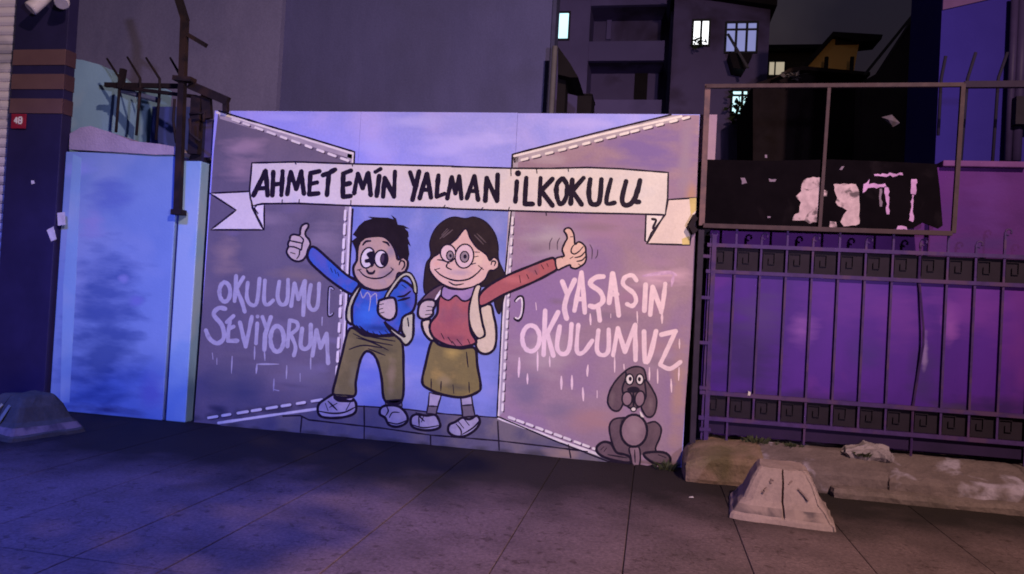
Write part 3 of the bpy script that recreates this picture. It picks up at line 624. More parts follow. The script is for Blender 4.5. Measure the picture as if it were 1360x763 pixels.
q.build('paint_mark', mat('grey_green_paint', (.26, .27, .22), scale=12), lb)

# weeds
M_weed = mat('weed_green', (.055, .06, .035), (.035, .04, .02), scale=12)
def weed(c, n, h_, sp, label):
    b = MB()
    for i in range(n):
        a_ = random.uniform(0, 6.28); r_ = random.uniform(0, sp); p = Vector(c)+Vector((math.cos(a_)*r_, math.sin(a_)*r_*.5, 0))
        d = Vector((math.cos(a_)*random.uniform(.2, .8), math.sin(a_)*random.uniform(.2, .6)-.2, 1)).normalized(); L_ = h_*random.uniform(.5, 1.2)
        s_ = d.cross(Vector((0, 1, 0))).normalized()*random.uniform(.004, .010)
        mid = p+d*L_*.55; tip = p+d*L_+Vector((d.x, d.y, -.35))*L_*.4
        b.add([p-s_*.5, p+s_*.5, mid+s_, tip, mid-s_], [(0,1,2,3,4)])
    b.build('weed_tuft', M_weed, None, label=label, category='weed', group='weeds at the foot of the walls')
weed((.99, -.06, .315), 45, .07, .13, 'weed tuft in the crack at the left of the fence foot')
weed((1.3, -.05, .31), 30, .04, .14, 'short sparse weed strip under the fence bars')
weed((1.86, -.2, .30), 40, .06, .10, 'small weed growing before the mortar lump')
weed((.20, -.10, 0), 60, .10, .10, 'weed tuft on the pavement beside the painted dog')
# bits of litter
for (px, py), lab in (((918, 661), 'tiny pale scrap on the pavement before the plinth'), ((995, 523), 'tiny white scrap stuck low on the purple fence')):
    if py > 600:
        d = at(px, py, 0)-CAM; p = CAM+d*((.004-1.5)/d.z)
        MB().add([p+Vector(v) for v in ((-.02,-.01,0),(.02,-.015,.003),(.015,.012,.008),(-.012,.012,.002))], [(0,1,2,3)]).build('litter_scrap', mat('litter', (.6, .55, .52)), None, label=lab, category='litter')
    else:
        p = at(px, py, -.058)
        MB().prism([(p.x-.012, p.z-.02), (p.x+.010, p.z-.018), (p.x+.014, p.z+.012), (p.x-.008, p.z+.022)], -.06, -.0525).build('litter_scrap', mat('litter', (.6, .55, .52)), None, label=lab, category='litter')

# ------------------------------------------------------------------ street tree behind the camera; its crown shades the left from the warm lamp
TREE_C = Vector((.62, -6.70, 4.84)); TREE_R = Vector((1.2, 1.04, .40))
tr = thing('street_tree', (TREE_C.x-.1, TREE_C.y-1.6, 0), 'young leafy street tree standing at the kerb behind the viewer', 'tree')
tb = Vector((TREE_C.x-.1, TREE_C.y-1.6, 0)); M_bark = mat('bark', (.10, .075, .055), scale=14, bump=.6)
b = MB().tube([tb, tb+Vector((.03,.05,1.5)), tb+Vector((.06,.5,3.2)), tb+Vector((.1,1.2,3.9)), TREE_C-Vector((0,.3,.45)), TREE_C+Vector((0,0,.3))], [.11,.09,.075,.065,.05,.02], 9)
for i in range(9):
    a_ = i*2.4; s0 = TREE_C-Vector((0,0,.85-.06*i)); e = TREE_C+Vector((math.cos(a_)*TREE_R.x*.8, math.sin(a_)*TREE_R.y*.8, (i % 3-1)*.35))
    b.tube([s0, (s0+e)/2+Vector((0,0,.12)), e], [.035,.022,.008], 6)
b.build('trunk', M_bark, tr, True)
random.seed(11); b = MB()
for i in range(5200):
    while True:
        d = Vector((random.uniform(-1,1), random.uniform(-1,1), random.uniform(-1,1)))
        if abs(d.x)**4+abs(d.y)**4+d.z**2 < 1 and mnoise.noise(d*2.3+Vector((4,1,2))) > -.22+.35*(d.length-.6): break
    p = TREE_C+Vector((d.x*TREE_R.x+.36*d.y*TREE_R.y, d.y*TREE_R.y, d.z*TREE_R.z)); s_ = random.uniform(.05, .10)
    q = Matrix.Rotation(random.uniform(0, 6.28), 3, Vector((random.gauss(0,1), random.gauss(0,1), random.gauss(0,1))).normalized())
    b.add([p+q@Vector(v)*s_ for v in ((-.6,0,0),(0,-.36,.05),(.7,0,0),(0,.36,.05))], [(0,1,2,3)])
b.build('crown', mat('leaf_green', (.07, .10, .04), (.05, .075, .03), scale=9), tr)

# ------------------------------------------------------------------ painted gate: steel sheets with a mural, every painted shape a thin coat of its own
random.seed(21)
LAY = .0004
def V_(ox, oy, s): return lambda pts: [(ox+x/s, oy+y/s) for x, y in pts]
HAND = V_(370,280,9.54); BH = V_(455,280,6.936); BB = V_(430,370,6.936); GH = V_(550,280,5.869); GB = V_(540,380,7.63)
GHA = V_(700,290,9.54); DOG = V_(780,470,4.77); FEET = V_(410,500,5.44); BN1 = V_(325,200,4.69); BN2 = V_(600,200,4.0)
TL_ = V_(265,360,5.868); TR_ = V_(680,350,4.767); LT = V_(255,130,4.017); LEG = V_(400,430,4.489); R4 = V_(600,130,3.814)
ARM = V_(360,270,4.24); GA = V_(540,270,3.635); LZ = V_(250,330,2.826); RZ = V_(660,350,2.63); PX = lambda p: p
def cr(pts, closed, n=6):
    out = []; L_ = len(pts); rng = range(L_ if closed else L_-1)
    for i in rng:
        g_ = (lambda k: pts[k % L_]) if closed else (lambda k: pts[min(max(k, 0), L_-1)])
        p0, p1, p2, p3 = g_(i-1), g_(i), g_(i+1), g_(i+2)
        for j in range(n):
            t = j/n; t2 = t*t; t3 = t2*t
            out.append(tuple(.5*(2*p1[c]+(p2[c]-p0[c])*t+(2*p0[c]-5*p1[c]+4*p2[c]-p3[c])*t2+(3*p1[c]-p0[c]-3*p2[c]+p3[c])*t3) for c in (0, 1)))
    if not closed: out.append(tuple(pts[-1]))
    return out
def ell(cx, cy, rx, ry, rot=0, n=22):
    a = R(rot); return [(cx+rx*math.cos(t)*math.cos(a)-ry*math.sin(t)*math.sin(a), cy+rx*math.cos(t)*math.sin(a)+ry*math.sin(t)*math.cos(a)) for t in (2*math.pi*i/n for i in range(n))]
class Paint:
    """collects painted fills and brush strokes (photo pixels) and lays them on the gate"""
    def __init__(s, level): s.b = MB(); s.lv = level; s.mats = []
    def mi(s, m_):
        if m_ not in s.mats: s.mats.append(m_)
        return s.mats.index(m_)
    def pt(s, p, lv): q = at(p[0], p[1], -lv*LAY); return (q.x, q.y, q.z)
    def fill(s, pts, m_, smooth=True, dl=0.0):
        P_ = cr(pts, True, 4) if smooth else pts
        s.b.add([s.pt(p, s.lv+dl) for p in P_], [tuple(range(len(P_)))], s.mi(m_)); return s
    def stroke(s, pts, w, m_, smooth=True, closed=False, dl=.5, taper=0.0, jit=.10):
        P_ = cr(pts, closed, 5) if smooth and len(pts) > 2 else list(pts)
        if not smooth or len(pts) == 2:
            Q = []
            for a, c in zip(P_, (P_[1:]+P_[:1]) if closed else P_[1:]):
                k = max(1, int(math.hypot(c[0]-a[0], c[1]-a[1])/6))
                Q += [(a[0]+(c[0]-a[0])*i/k, a[1]+(c[1]-a[1])*i/k) for i in range(k)]
            if not closed: Q.append(P_[-1])
            P_ = Q
        n = len(P_); vs = []; lv = s.lv+dl; ph = random.uniform(0, 100)
        for i, p in enumerate(P_):
            a = P_[(i-1) % n] if closed else P_[max(i-1, 0)]; c = P_[(i+1) % n] if closed else P_[min(i+1, n-1)]
            tx, ty = c[0]-a[0], c[1]-a[1]; l_ = math.hypot(tx, ty) or 1; nx, ny = -ty/l_, tx/l_
            u = i/max(1, n-1); ww = w*(1+jit*2*mnoise.noise(Vector((i*.37+ph, 0, 0))))
            if taper and not closed: ww *= 1-taper*abs(2*u-1)**2
            l2 = lv+.35*u
            vs += [s.pt((p[0]+nx*ww/2, p[1]+ny*ww/2), l2), s.pt((p[0]-nx*ww/2, p[1]-ny*ww/2), l2)]
        fs = [(2*i, 2*i+1, 2*i+3, 2*i+2) for i in range(n-1)]
        if closed: fs.append((2*n-2, 2*n-1, 1, 0))
        s.b.add(vs, fs, s.mi(m_))
        if not closed:
            for e, d in ((0, -1), (n-1, 1)):
                a, c = (P_[1], P_[0]) if e == 0 else (P_[-2], P_[-1])
                an = math.atan2(c[1]-a[1], c[0]-a[0]); ww = w*(1-taper if taper else 1)*.97
                cap = [(c[0]+ww/2*math.cos(an+t), c[1]+ww/2*math.sin(an+t)) for t in (-math.pi/2+math.pi*i/6 for i in range(7))]
                s.b.add([s.pt(p, lv+(.4 if e else -.04)) for p in cap], [tuple(range(7))], s.mi(m_))
        return s
    def shape(s, pts, m_, ink, w=3.5, smooth=True):
        s.fill(pts, m_, smooth); s.stroke(pts+([] if smooth else []), w, ink, smooth, True); return s
    def done(s, name, parent, **pr): return s.b.build(name, s.mats, parent, origin=None, **pr)

INK = mat('mural_ink', (.016, .010, .022), (.012, .008, .018), scale=20, rough=.5)
INKS = mat('mural_ink_soft', (.07, .045, .075), scale=20)
SKY = mat('mural_sky', (.33, .35, .80), (.28, .31, .76), scale=1.8, rough=.6, colC=(.42, .40, .80), cscale=1.5, cpos=(.47, .72))
SKYL = mat('mural_sky_low', (.195, .25, .52), (.165, .215, .48), scale=3.2, rough=.6, colC=(.28, .31, .57), cscale=2.2, cpos=(.48, .70), streak=1)
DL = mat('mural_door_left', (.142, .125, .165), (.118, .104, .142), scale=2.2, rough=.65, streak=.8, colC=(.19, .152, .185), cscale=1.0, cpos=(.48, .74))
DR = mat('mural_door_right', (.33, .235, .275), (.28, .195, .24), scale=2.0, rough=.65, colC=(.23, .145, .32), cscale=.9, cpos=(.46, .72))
EDGE = mat('mural_edge', (.40, .36, .38), (.33, .295, .33), scale=6)
WHITE = mat('mural_white', (.76, .73, .66), (.64, .61, .57), scale=9)
BAN = mat('mural_banner', (.68, .645, .57), (.60, .57, .52), scale=3, colC=(.52, .55, .58), cscale=2.2, cpos=(.55, .78))
BANR = mat('mural_banner_tail', (.70, .61, .52), (.62, .54, .48), scale=3)
PAV = mat('mural_pavement', (.125, .118, .165), (.098, .093, .14), scale=4, colC=(.165, .145, .155), cscale=2)
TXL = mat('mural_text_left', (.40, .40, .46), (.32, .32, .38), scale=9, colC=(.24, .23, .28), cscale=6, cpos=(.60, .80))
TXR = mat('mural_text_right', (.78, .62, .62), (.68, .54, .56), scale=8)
SKIN = mat('mural_skin', (.50, .36, .255), (.43, .31, .235), scale=4, colC=(.35, .285, .285), cscale=5, cpos=(.55, .78))
SKIN2 = mat('mural_skin_pale', (.54, .46, .38), (.47, .40, .35), scale=4)
SKING = mat('mural_skin_warm', (.70, .50, .37), (.61, .43, .33), scale=4)
HAIR = mat('mural_hair', (.016, .010, .014), scale=10)
HAIRG = mat('mural_hair_brown', (.030, .020, .018), (.02, .013, .014), scale=10)
SHIRT = mat('mural_shirt', (.04, .12, .46), (.033, .095, .38), scale=5, colC=(.09, .11, .38), cscale=4)
TROU = mat('mural_trousers', (.168, .150, .058), (.138, .122, .052), scale=4, colC=(.225, .19, .08), cscale=4, cpos=(.55, .75))
SKIRT = mat('mural_skirt', (.215, .18, .058), (.165, .142, .052), scale=4, colC=(.36, .27, .075), cscale=3.5, cpos=(.55, .72))
SWEAT = mat('mural_sweater', (.40, .125, .115), (.345, .105, .105), scale=4, colC=(.30, .11, .12), cscale=4)
COLLAR = mat('mural_collar', (.36, .25, .38), (.28, .20, .33), scale=6)
BAG = mat('mural_bag', (.54, .54, .33), (.46, .46, .30), scale=4, colC=(.34, .38, .16), cscale=4, cpos=(.52, .68))
BAGG = mat('mural_bag_girl', (.66, .58, .36), (.58, .51, .33), scale=4, colC=(.38, .38, .17), cscale=4, cpos=(.56, .72))
SHOE = mat('mural_shoe', (.40, .38, .46), (.30, .28, .36), scale=8)
SOCK = mat('mural_sock', (.15, .13, .15), (.12, .105, .13), scale=6)
DOGC = mat('mural_dog', (.14, .095, .108), (.092, .063, .075), scale=7)
DOGB = mat('mural_dog_belly', (.27, .185, .205), (.19, .13, .15), scale=5)
IRIS = mat('mural_iris', (.30, .25, .24), scale=8)
LENS = mat('mural_lens', (.70, .55, .48), (.63, .49, .44), scale=5)
EYEW = mat('mural_eye_white', (.70, .66, .58), (.62, .58, .53), scale=8)

gate = thing('mural_gate', ((at(256, 563).x+at(905, 622).x)/2, 0, 0), 'wide sheet steel gate painted with a school mural and lettered banner', 'gate')
# three steel sheets (shear follows the real edges of the gate)
xl, xr = at(272, 360).x, at(918, 380).x
ztop = at(600, 149.5).z
M_steel = SKY
seams = [xl, at(466, 380).x, at(675, 380).x, xr]
for i in range(3):
    x0, x1 = seams[i]+(.0015 if i else 0), seams[i+1]-(.0015 if i < 2 else 0)
    MB().box(x0, x1, 0, .03, .015 if i else .02, ztop+(0, .0, -.004)[i]).build('steel_sheet', SKY, gate)
MB().box(xr+.003, at(951, 180, .06).x, .045, .06, at(945, 216, .06).z, at(945, 153, .06).z).build('top_corner_flap', DR, gate)
MB().box(xl+.05, xr-.05, .032, .07, .3, .36).box(xl+.05, xr-.05, .032, .07, 2.9, 2.96).build('back_rail', M_bars, gate)

# --- sky between the doors
SKYLP = [(468, 272), (678, 278), (664, 556), (600, 552), (540, 545), (458, 540)]
Paint(.5).fill(SKYLP, SKYL, False).done('painted_sky', gate)
# --- doors
def door(poly, mt, edge_strips, lines, dashes, inkl, dk):
    p = Paint(1); p.fill(poly, mt, False)
    for e in edge_strips: p.fill(e, EDGE, False, .4)
    o = p.done('painted_door', gate)
    for l_, w in lines: Paint(2).stroke(l_, w, WHITE, False, jit=.2).done('white_line', o)
    for l_, w in inkl: Paint(2.6).stroke(l_, w, INK, False, jit=.2).done('ink_line', o)
    for a, c, n, w, fr_ in dashes:
        for i in range(n):
            t0 = (i+.25+random.uniform(-.08, .08))/n; t1 = t0+fr_/n*random.uniform(.85, 1.15)
            P0 = (a[0]+(c[0]-a[0])*t0, a[1]+(c[1]-a[1])*t0); P1 = (a[0]+(c[0]-a[0])*t1, a[1]+(c[1]-a[1])*t1)
            q = Paint(2)
            if dk: q.stroke([(P0[0]+1.2, P0[1]+1.4), (P1[0]+1.6, P1[1]+1.6)], w*.9, INKS, False, dl=0)
            q.stroke([P0, P1], w, WHITE, False).done('dash', o)
    return o
LD = [(272, 147.6), (290, 147.6), (471, 202.5), (457, 490), (455, 538), (420, 544.5), (352, 554), (289, 564), (252, 566), (258, 500)]
LD[0] = (273, 150)
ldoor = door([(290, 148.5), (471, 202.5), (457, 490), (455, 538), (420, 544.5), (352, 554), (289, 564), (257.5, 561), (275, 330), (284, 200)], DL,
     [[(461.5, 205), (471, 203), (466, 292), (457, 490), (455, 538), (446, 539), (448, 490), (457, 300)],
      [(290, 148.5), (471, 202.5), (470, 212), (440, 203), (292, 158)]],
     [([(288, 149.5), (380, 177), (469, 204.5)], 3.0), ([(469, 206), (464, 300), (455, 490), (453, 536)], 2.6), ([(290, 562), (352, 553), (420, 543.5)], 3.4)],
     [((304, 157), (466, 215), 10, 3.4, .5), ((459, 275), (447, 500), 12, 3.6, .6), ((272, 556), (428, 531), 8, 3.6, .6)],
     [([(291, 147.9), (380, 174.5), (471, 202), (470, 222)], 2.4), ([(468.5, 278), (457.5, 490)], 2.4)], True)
rdoor = door([(680, 205.5), (891, 153.2), (929, 153.2), (921.5, 380), (904, 621), (870, 620.5), (806, 610), (735, 583), (661, 555), (668, 400), (678.5, 222)], DR,
     [[(680, 206), (689, 204), (683, 300), (675, 420), (668, 548), (661, 555), (668, 400)],
      [(680, 206), (800, 176), (891, 153.5), (905, 153.5), (905, 159), (800, 186), (683, 217)]],
     [([(683, 207.5), (800, 178.5), (905, 154.8)], 3.0), ([(681, 225), (675, 330), (668, 430), (662, 553)], 2.2), ([(661, 555), (735, 582.5), (806, 608)], 3.6)],
     [((688, 214), (918, 155), 14, 3.4, .55), ((681, 285), (667, 548), 19, 3.2, .55), ((672, 553), (810, 604), 11, 3.6, .6)],
     [([(680, 222), (680.5, 205.2), (800, 174.6), (891, 152.8)], 2.4), ([(679, 280), (667.5, 400), (660, 553), (735, 585), (806, 612.5)], 2.0)], True)
# brushed patches on the doors
random.seed(5)
PATL = [((322, 195), 34, 13, (.36, .25, .34)), ((318, 225), 26, 16, (.33, .23, .30)), ((425, 320), 30, 22, (.25, .20, .27)), ((340, 330), 40, 26, (.155, .13, .19)), ((300, 340), 20, 30, (.29, .21, .22)), ((390, 365), 38, 10, (.22, .165, .175)), ((310, 510), 44, 32, (.10, .095, .165)), ((400, 500), 40, 22, (.17, .15, .24)), ((290, 545), 16, 6, (.05, .045, .09)), ((425, 250), 26, 10, (.17, .135, .20)), ((350, 290), 34, 12, (.24, .19, .26))]
PATR = [((735, 320), 42, 26, (.42, .36, .42)), ((800, 305), 50, 18, (.33, .20, .34)), ((860, 200), 62, 34, (.17, .115, .38)), ((720, 210), 24, 7, (.42, .33, .42)), ((880, 370), 36, 12, (.62, .40, .56)), ((850, 400), 40, 14, (.34, .19, .33)), ((720, 470), 34, 30, (.42, .32, .38)), ((700, 520), 24, 26, (.20, .16, .27)), ((742, 545), 24, 14, (.22, .17, .27)), ((790, 560), 40, 16, (.38, .22, .25)), ((860, 460), 44, 14, (.36, .22, .30)), ((900, 520), 10, 70, (.40, .25, .24)), ((918, 260), 8, 16, (.42, .24, .18)), ((910, 210), 8, 50, (.30, .22, .33))]
BRUSH = {}
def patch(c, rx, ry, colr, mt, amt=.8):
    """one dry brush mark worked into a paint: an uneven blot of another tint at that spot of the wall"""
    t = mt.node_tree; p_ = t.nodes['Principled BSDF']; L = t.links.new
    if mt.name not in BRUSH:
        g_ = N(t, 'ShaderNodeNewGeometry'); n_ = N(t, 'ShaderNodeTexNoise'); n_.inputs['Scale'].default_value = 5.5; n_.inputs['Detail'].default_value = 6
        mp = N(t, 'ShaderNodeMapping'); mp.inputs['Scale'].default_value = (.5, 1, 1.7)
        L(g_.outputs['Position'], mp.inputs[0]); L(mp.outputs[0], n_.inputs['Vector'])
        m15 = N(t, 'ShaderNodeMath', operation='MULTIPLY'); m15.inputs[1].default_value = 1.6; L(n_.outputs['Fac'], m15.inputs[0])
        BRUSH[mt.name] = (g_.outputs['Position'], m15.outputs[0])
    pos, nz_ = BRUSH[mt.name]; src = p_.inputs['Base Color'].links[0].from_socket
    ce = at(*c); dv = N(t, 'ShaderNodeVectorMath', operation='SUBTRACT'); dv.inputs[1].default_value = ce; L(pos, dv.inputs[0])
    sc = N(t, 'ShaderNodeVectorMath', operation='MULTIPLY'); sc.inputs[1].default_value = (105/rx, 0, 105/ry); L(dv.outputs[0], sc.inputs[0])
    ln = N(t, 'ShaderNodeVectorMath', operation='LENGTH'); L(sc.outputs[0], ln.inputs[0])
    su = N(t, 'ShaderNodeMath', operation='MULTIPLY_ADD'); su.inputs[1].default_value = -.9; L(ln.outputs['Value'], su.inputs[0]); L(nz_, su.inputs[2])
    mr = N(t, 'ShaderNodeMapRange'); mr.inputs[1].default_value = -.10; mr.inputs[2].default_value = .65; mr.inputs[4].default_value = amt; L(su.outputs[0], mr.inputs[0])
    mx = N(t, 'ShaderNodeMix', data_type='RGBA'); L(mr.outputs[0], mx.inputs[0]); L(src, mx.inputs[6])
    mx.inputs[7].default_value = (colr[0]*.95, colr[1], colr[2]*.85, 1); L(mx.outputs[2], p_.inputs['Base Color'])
for a in PATL: patch(*a, DL)
for a in PATR: patch(*a, DR)
for a in [((600, 195), 48, 16, (.46, .44, 1.04)), ((650, 180), 36, 14, (.46, .44, 1.04)), ((545, 162), 44, 8, (.42, .42, 1.0)), ((495, 195), 26, 10, (.40, .40, .98)), ((770, 164), 40, 7, (.44, .41, .96)), ((380, 156), 34, 6, (.40, .40, .98)), ((520, 262), 40, 10, (.30, .26, .62)), ((560, 470), 30, 40, (.16, .22, .66)), ((640, 510), 20, 30, (.24, .28, .72)), ((490, 500), 24, 26, (.13, .18, .62))]: patch(*a, SKY if a[0][1] < 250 else SKYL)
# loose brush work, streak by streak
random.seed(77)
for i in range(34):
    u, v = random.random(), random.random(); f_ = random.uniform(.74, 1.42)
    patch((288+u*160, 235+v*290), random.uniform(10, 30), random.uniform(3, 8), (.165*f_*.86, .125*f_*random.uniform(.92, 1.0), .175*f_*random.uniform(.95, 1.25)), DL, .6)
for i in range(38):
    u, v = random.random(), random.random(); f_ = random.uniform(.74, 1.4)
    patch((700+u*200, 225+v*340*(.55+.45*u)), random.uniform(10, 34), random.uniform(3, 8), (.27*f_, .185*f_*random.uniform(.9, 1.05), .25*f_*random.uniform(.95, 1.25)), DR, .6)
for i in range(14):
    patch((480+random.random()*180, 290+random.random()*240), random.uniform(8, 22), random.uniform(4, 12), random.choice([(.21, .25, .66), (.12, .17, .56), (.28, .29, .68), (.17, .24, .64)]), SKYL, .6)
for i in range(9): patch((262+i*18+random.uniform(-6, 6), 556-i*2.2), random.uniform(9, 16), random.uniform(4, 8), (.045, .042, .07), DL, .75)  # this and the next two rows: base grime that also paints in shade
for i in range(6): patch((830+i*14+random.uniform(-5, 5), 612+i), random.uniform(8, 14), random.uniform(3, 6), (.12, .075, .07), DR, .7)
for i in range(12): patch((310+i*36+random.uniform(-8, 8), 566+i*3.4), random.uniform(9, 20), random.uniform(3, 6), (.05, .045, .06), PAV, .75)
# door handles
Paint(3).stroke(BB([(88, 98), (62, 82), (48, 110), (42, 320), (60, 345), (84, 322)]), 3.6, INK).stroke(BB([(86, 100), (64, 88), (54, 112), (48, 318), (62, 336), (80, 320)]), 1.6, TXL, dl=1.4).done('painted_handle', ldoor)
Paint(3).stroke(TR_([(22, 238), (42, 214), (66, 216), (72, 270), (62, 330), (42, 362), (18, 350)]), 4.0, INK).stroke(TR_([(26, 240), (44, 222), (60, 222), (64, 270), (56, 326), (40, 350), (22, 344)]), 2.0, WHITE, dl=1.4).done('painted_handle', rdoor)
# --- painted pavement
UP = [(455, 541)]+FEET([(350, 215), (530, 225), (720, 240), (960, 270), (1100, 282), (1240, 290)])+[(661, 555)]
pv = Paint(2).fill([(289, 564), (352, 554), (420, 544.5)]+UP+[(735, 583), (806, 610), (838, 617), (800, 614), (700, 603.5), (580, 592), (420, 577.5), (300, 567)], PAV, False).done('painted_pavement', gate)
for l_ in (UP[:], LZ([(355, 630), (420, 628)])+FEET([(0, 315), (260, 345), (530, 375), (880, 425), (1360, 465)])+[(725, 593), (780, 600)], FEET([(400, 215), (402, 340), (400, 470)]), FEET([(880, 425), (882, 560)]), [(401, 553), (399, 574)], [(661, 560), (663, 598)], [(755, 591), (758, 608)]):
    Paint(3).stroke(l_, 1.9, INK, False, jit=.25).done('joint_line', pv)
patch((752, 603), 22, 9, (.34, .24, .22), PAV)  # warm lamp light put into the paint as a pinkish patch
# --- banner
bn_pts = BN1([(45, 78), (330, 72), (700, 85), (1300, 99)])+BN2([(0, 86), (310, 95), (520, 96), (720, 91), (900, 98), (1150, 118), (1147, 250), (1135, 342), (900, 336), (730, 333), (300, 320), (0, 310)])+BN1([(1260, 358), (670, 345), (330, 330), (110, 332), (50, 346), (36, 300), (30, 250)])
tail = Paint(4).shape(LT([(95, 510), (310, 500), (322, 590), (380, 705), (100, 705), (235, 600)]), BAN, INK, 2.4, False)
tail.fill(LT([(320, 572), (385, 568), (385, 700)]), WHITE, False, .6).stroke(LT([(318, 574), (385, 705), (385, 568), (350, 572)]), 2.2, INK, False, dl=1.2).stroke(LT([(345, 575), (335, 590), (352, 618)]), 1.8, INK, dl=1.7)
ban = Paint(6).shape(bn_pts, BAN, INK, 2.4, False).done('painted_banner', gate)
tail.done('banner_tail', ban)
t2 = Paint(4).shape(BN2([(1150, 262), (1300, 252), (1301, 330), (1258, 392), (1272, 440), (1264, 503), (1036, 496), (1060, 440), (1132, 345)]), BANR, INK, 2.4, False)
t2.fill(BN2([(1030, 345), (1125, 350), (1042, 488), (1028, 478)]), WHITE, False, .6).stroke(BN2([(1032, 345), (1027, 480), (1042, 490), (1125, 350)]), 2.3, INK, False, dl=1.2).stroke(BN2([(1065, 365), (1085, 372), (1070, 410), (1080, 420)]), 3.4, INK, dl=1.6)
t2.fill(BN2([(1252, 392), (1282, 340), (1301, 345), (1301, 400), (1268, 432)]), INK, False, .9).fill(BN2([(1262, 255), (1300, 252), (1300, 318), (1270, 345)]), mat('mural_yellow', (.60, .50, .20), scale=6), False, .7).fill(BN2([(1222, 470), (1262, 455), (1263, 500), (1225, 500)]), mat('mural_yellow', (.60, .50, .20), scale=6), False, .7)
t2.done('banner_tail', ban)
for V, pts in ((BN1, [(312, 72), (320, 86)]), (BN1, [(668, 84), (672, 98)]), (BN1, [(232, 330), (234, 308)]), (BN1, [(338, 330), (340, 306)]), (BN1, [(660, 344), (662, 312)]), (BN1, [(1238, 356), (1248, 342)]), (BN2, [(314, 95), (315, 135)]), (BN2, [(450, 97), (453, 122)]), (BN2, [(618, 95), (620, 112)]), (BN2, [(155, 316), (166, 304)]), (BN2, [(300, 322), (306, 303)]), (BN2, [(500, 326), (503, 345)])):
    Paint(6.5).stroke(V(pts), 2.0, INK, False, taper=.3, dl=1).done('banner_nick', ban)
def letter(V, strokes, w, mt, par, lv, drip=False):
    q = Paint(lv)
    for i, st in enumerate(strokes): q.stroke(V(st), w*random.uniform(.92, 1.08), mt, len(st) > 2, dl=.45*i, jit=.13)
    return q.done('letter', par)
def dot(V, c, r, mt, par, lv): Paint(lv).fill(V(ell(c[0], c[1], r, r, 0, 12)), mt, False).done('letter_dot', par)
L1 = [[[(55,280),(95,200),(130,128)],[(130,128),(137,200),(142,280)],[(80,238),(138,235)]],
      [[(178,135),(176,205),(172,280)],[(236,130),(233,205),(228,278)],[(178,214),(232,206)]],
      [[(287,135),(276,200),(265,273)],[(287,135),(320,240)],[(320,240),(353,132)],[(353,132),(360,200),(369,270)]],
      [[(410,142),(405,210),(402,272)],[(410,142),(465,130)],[(406,210),(450,200)],[(402,274),(458,268)]],
      [[(487,155),(525,140),(563,120)],[(525,145),(518,215),(512,278)]],
      [[(615,150),(611,220),(612,288)],[(612,145),(662,126)],[(612,215),(655,205)],[(612,290),(660,284)]],
      [[(705,147),(692,210),(682,268)],[(705,147),(735,235)],[(735,235),(770,142)],[(770,142),(778,210),(785,278)]],
      [[(838,160),(830,225),(822,283)],[(815,134),(846,116)]],
      [[(872,172),(866,230),(862,288)],[(872,172),(930,288)],[(936,132),(933,210),(930,288)]],
      [[(1030,137),(1056,215)],[(1086,132),(1066,220),(1045,308)]],
      [[(1090,298),(1112,220),(1135,147)],[(1135,147),(1148,220),(1160,293)],[(1105,246),(1150,246)]],
      [[(1207,157),(1200,225),(1196,288)],[(1196,290),(1245,270)]],
      [[(1290,167),(1276,235),(1262,300)],[(1290,167),(1312,268)],[(1312,268),(1336,162)],[(1336,162),(1344,235),(1350,300)]]]
for s_ in L1: letter(BN1, s_, 6.3, INK, ban, 7.2)
L2 = [[[(80,255),(100,195),(120,137)],[(120,137),(130,200),(140,263)],[(92,216),(136,216)]],
      [[(186,147),(182,210),(178,268)],[(186,147),(240,268)],[(244,130),(242,200),(240,268)]],
      [[(346,165),(342,220),(338,273)]],
      [[(396,147),(391,220),(388,283)],[(388,285),(430,285)]],
      [[(472,147),(468,220),(466,288)],[(535,152),(475,215)],[(475,215),(535,293)]],
      [[(585,150),(560,180),(556,230),(570,278),(590,280),(610,240),(612,185),(592,150)]],
      [[(640,157),(636,220),(632,283)],[(700,147),(640,215)],[(640,215),(690,288)]],
      [[(736,155),(728,220),(736,275),(760,288),(785,268),(795,155)]],
      [[(846,155),(824,245),(826,283),(866,278)]],
      [[(926,165),(905,255),(918,290),(955,280),(985,220),(1000,160)],[(985,222),(972,268),(995,274)]]]
for s_ in L2: letter(BN2, s_, 6.4, INK, ban, 7.2)
dot(BN2, (352, 122), 17, INK, ban, 7.4)
# --- slogans on the doors
def EL(cx, cy, rx, ry): return [(cx+rx*math.sin(t), cy-ry*math.cos(t)) for t in (2*math.pi*i/12 for i in range(14))]
T1 = [[EL(197,165,42,75)], [[(285,40),(280,140),(273,235)],[(342,50),(282,150)],[(290,145),(330,240),(352,318)]], [[(376,92),(368,200),(395,260),(445,250),(468,60)]],
      [[(510,75),(503,230),(530,265),(574,230)]], [[(622,85),(608,200),(636,262),(682,235),(690,70)]], [[(714,275),(740,98)],[(740,98),(770,220)],[(770,220),(822,80)],[(822,80),(815,200),(808,345)]],
      [[(867,110),(848,250),(880,305),(920,270),(932,100)]],
      [[(200,296),(150,290),(110,340),(175,425),(190,520),(140,565),(80,530),(50,465)]], [[(265,352),(212,400)],[(238,395),(225,470),(222,545)],[(230,452),(266,434)],[(222,546),(295,545)]],
      [[(315,402),(338,500),(360,590)],[(360,590),(385,470),(408,358)]], [[(450,410),(440,565)]], [[(490,360),(522,445)],[(556,360),(510,500)],[(512,485),(505,615)]],
      [EL(605,530,52,100)], [[(702,392),(685,590)],[(702,386),(758,402),(762,450),(702,500)],[(712,500),(748,590),(735,660)]], [[(800,450),(788,575),(820,610),(862,570),(867,420)]],
      [[(880,660),(912,462)],[(912,462),(942,600)],[(942,600),(990,490)],[(990,490),(1002,720)]]]
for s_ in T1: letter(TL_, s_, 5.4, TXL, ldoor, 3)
dot(TL_, (452, 356), 15, TXL, ldoor, 3)
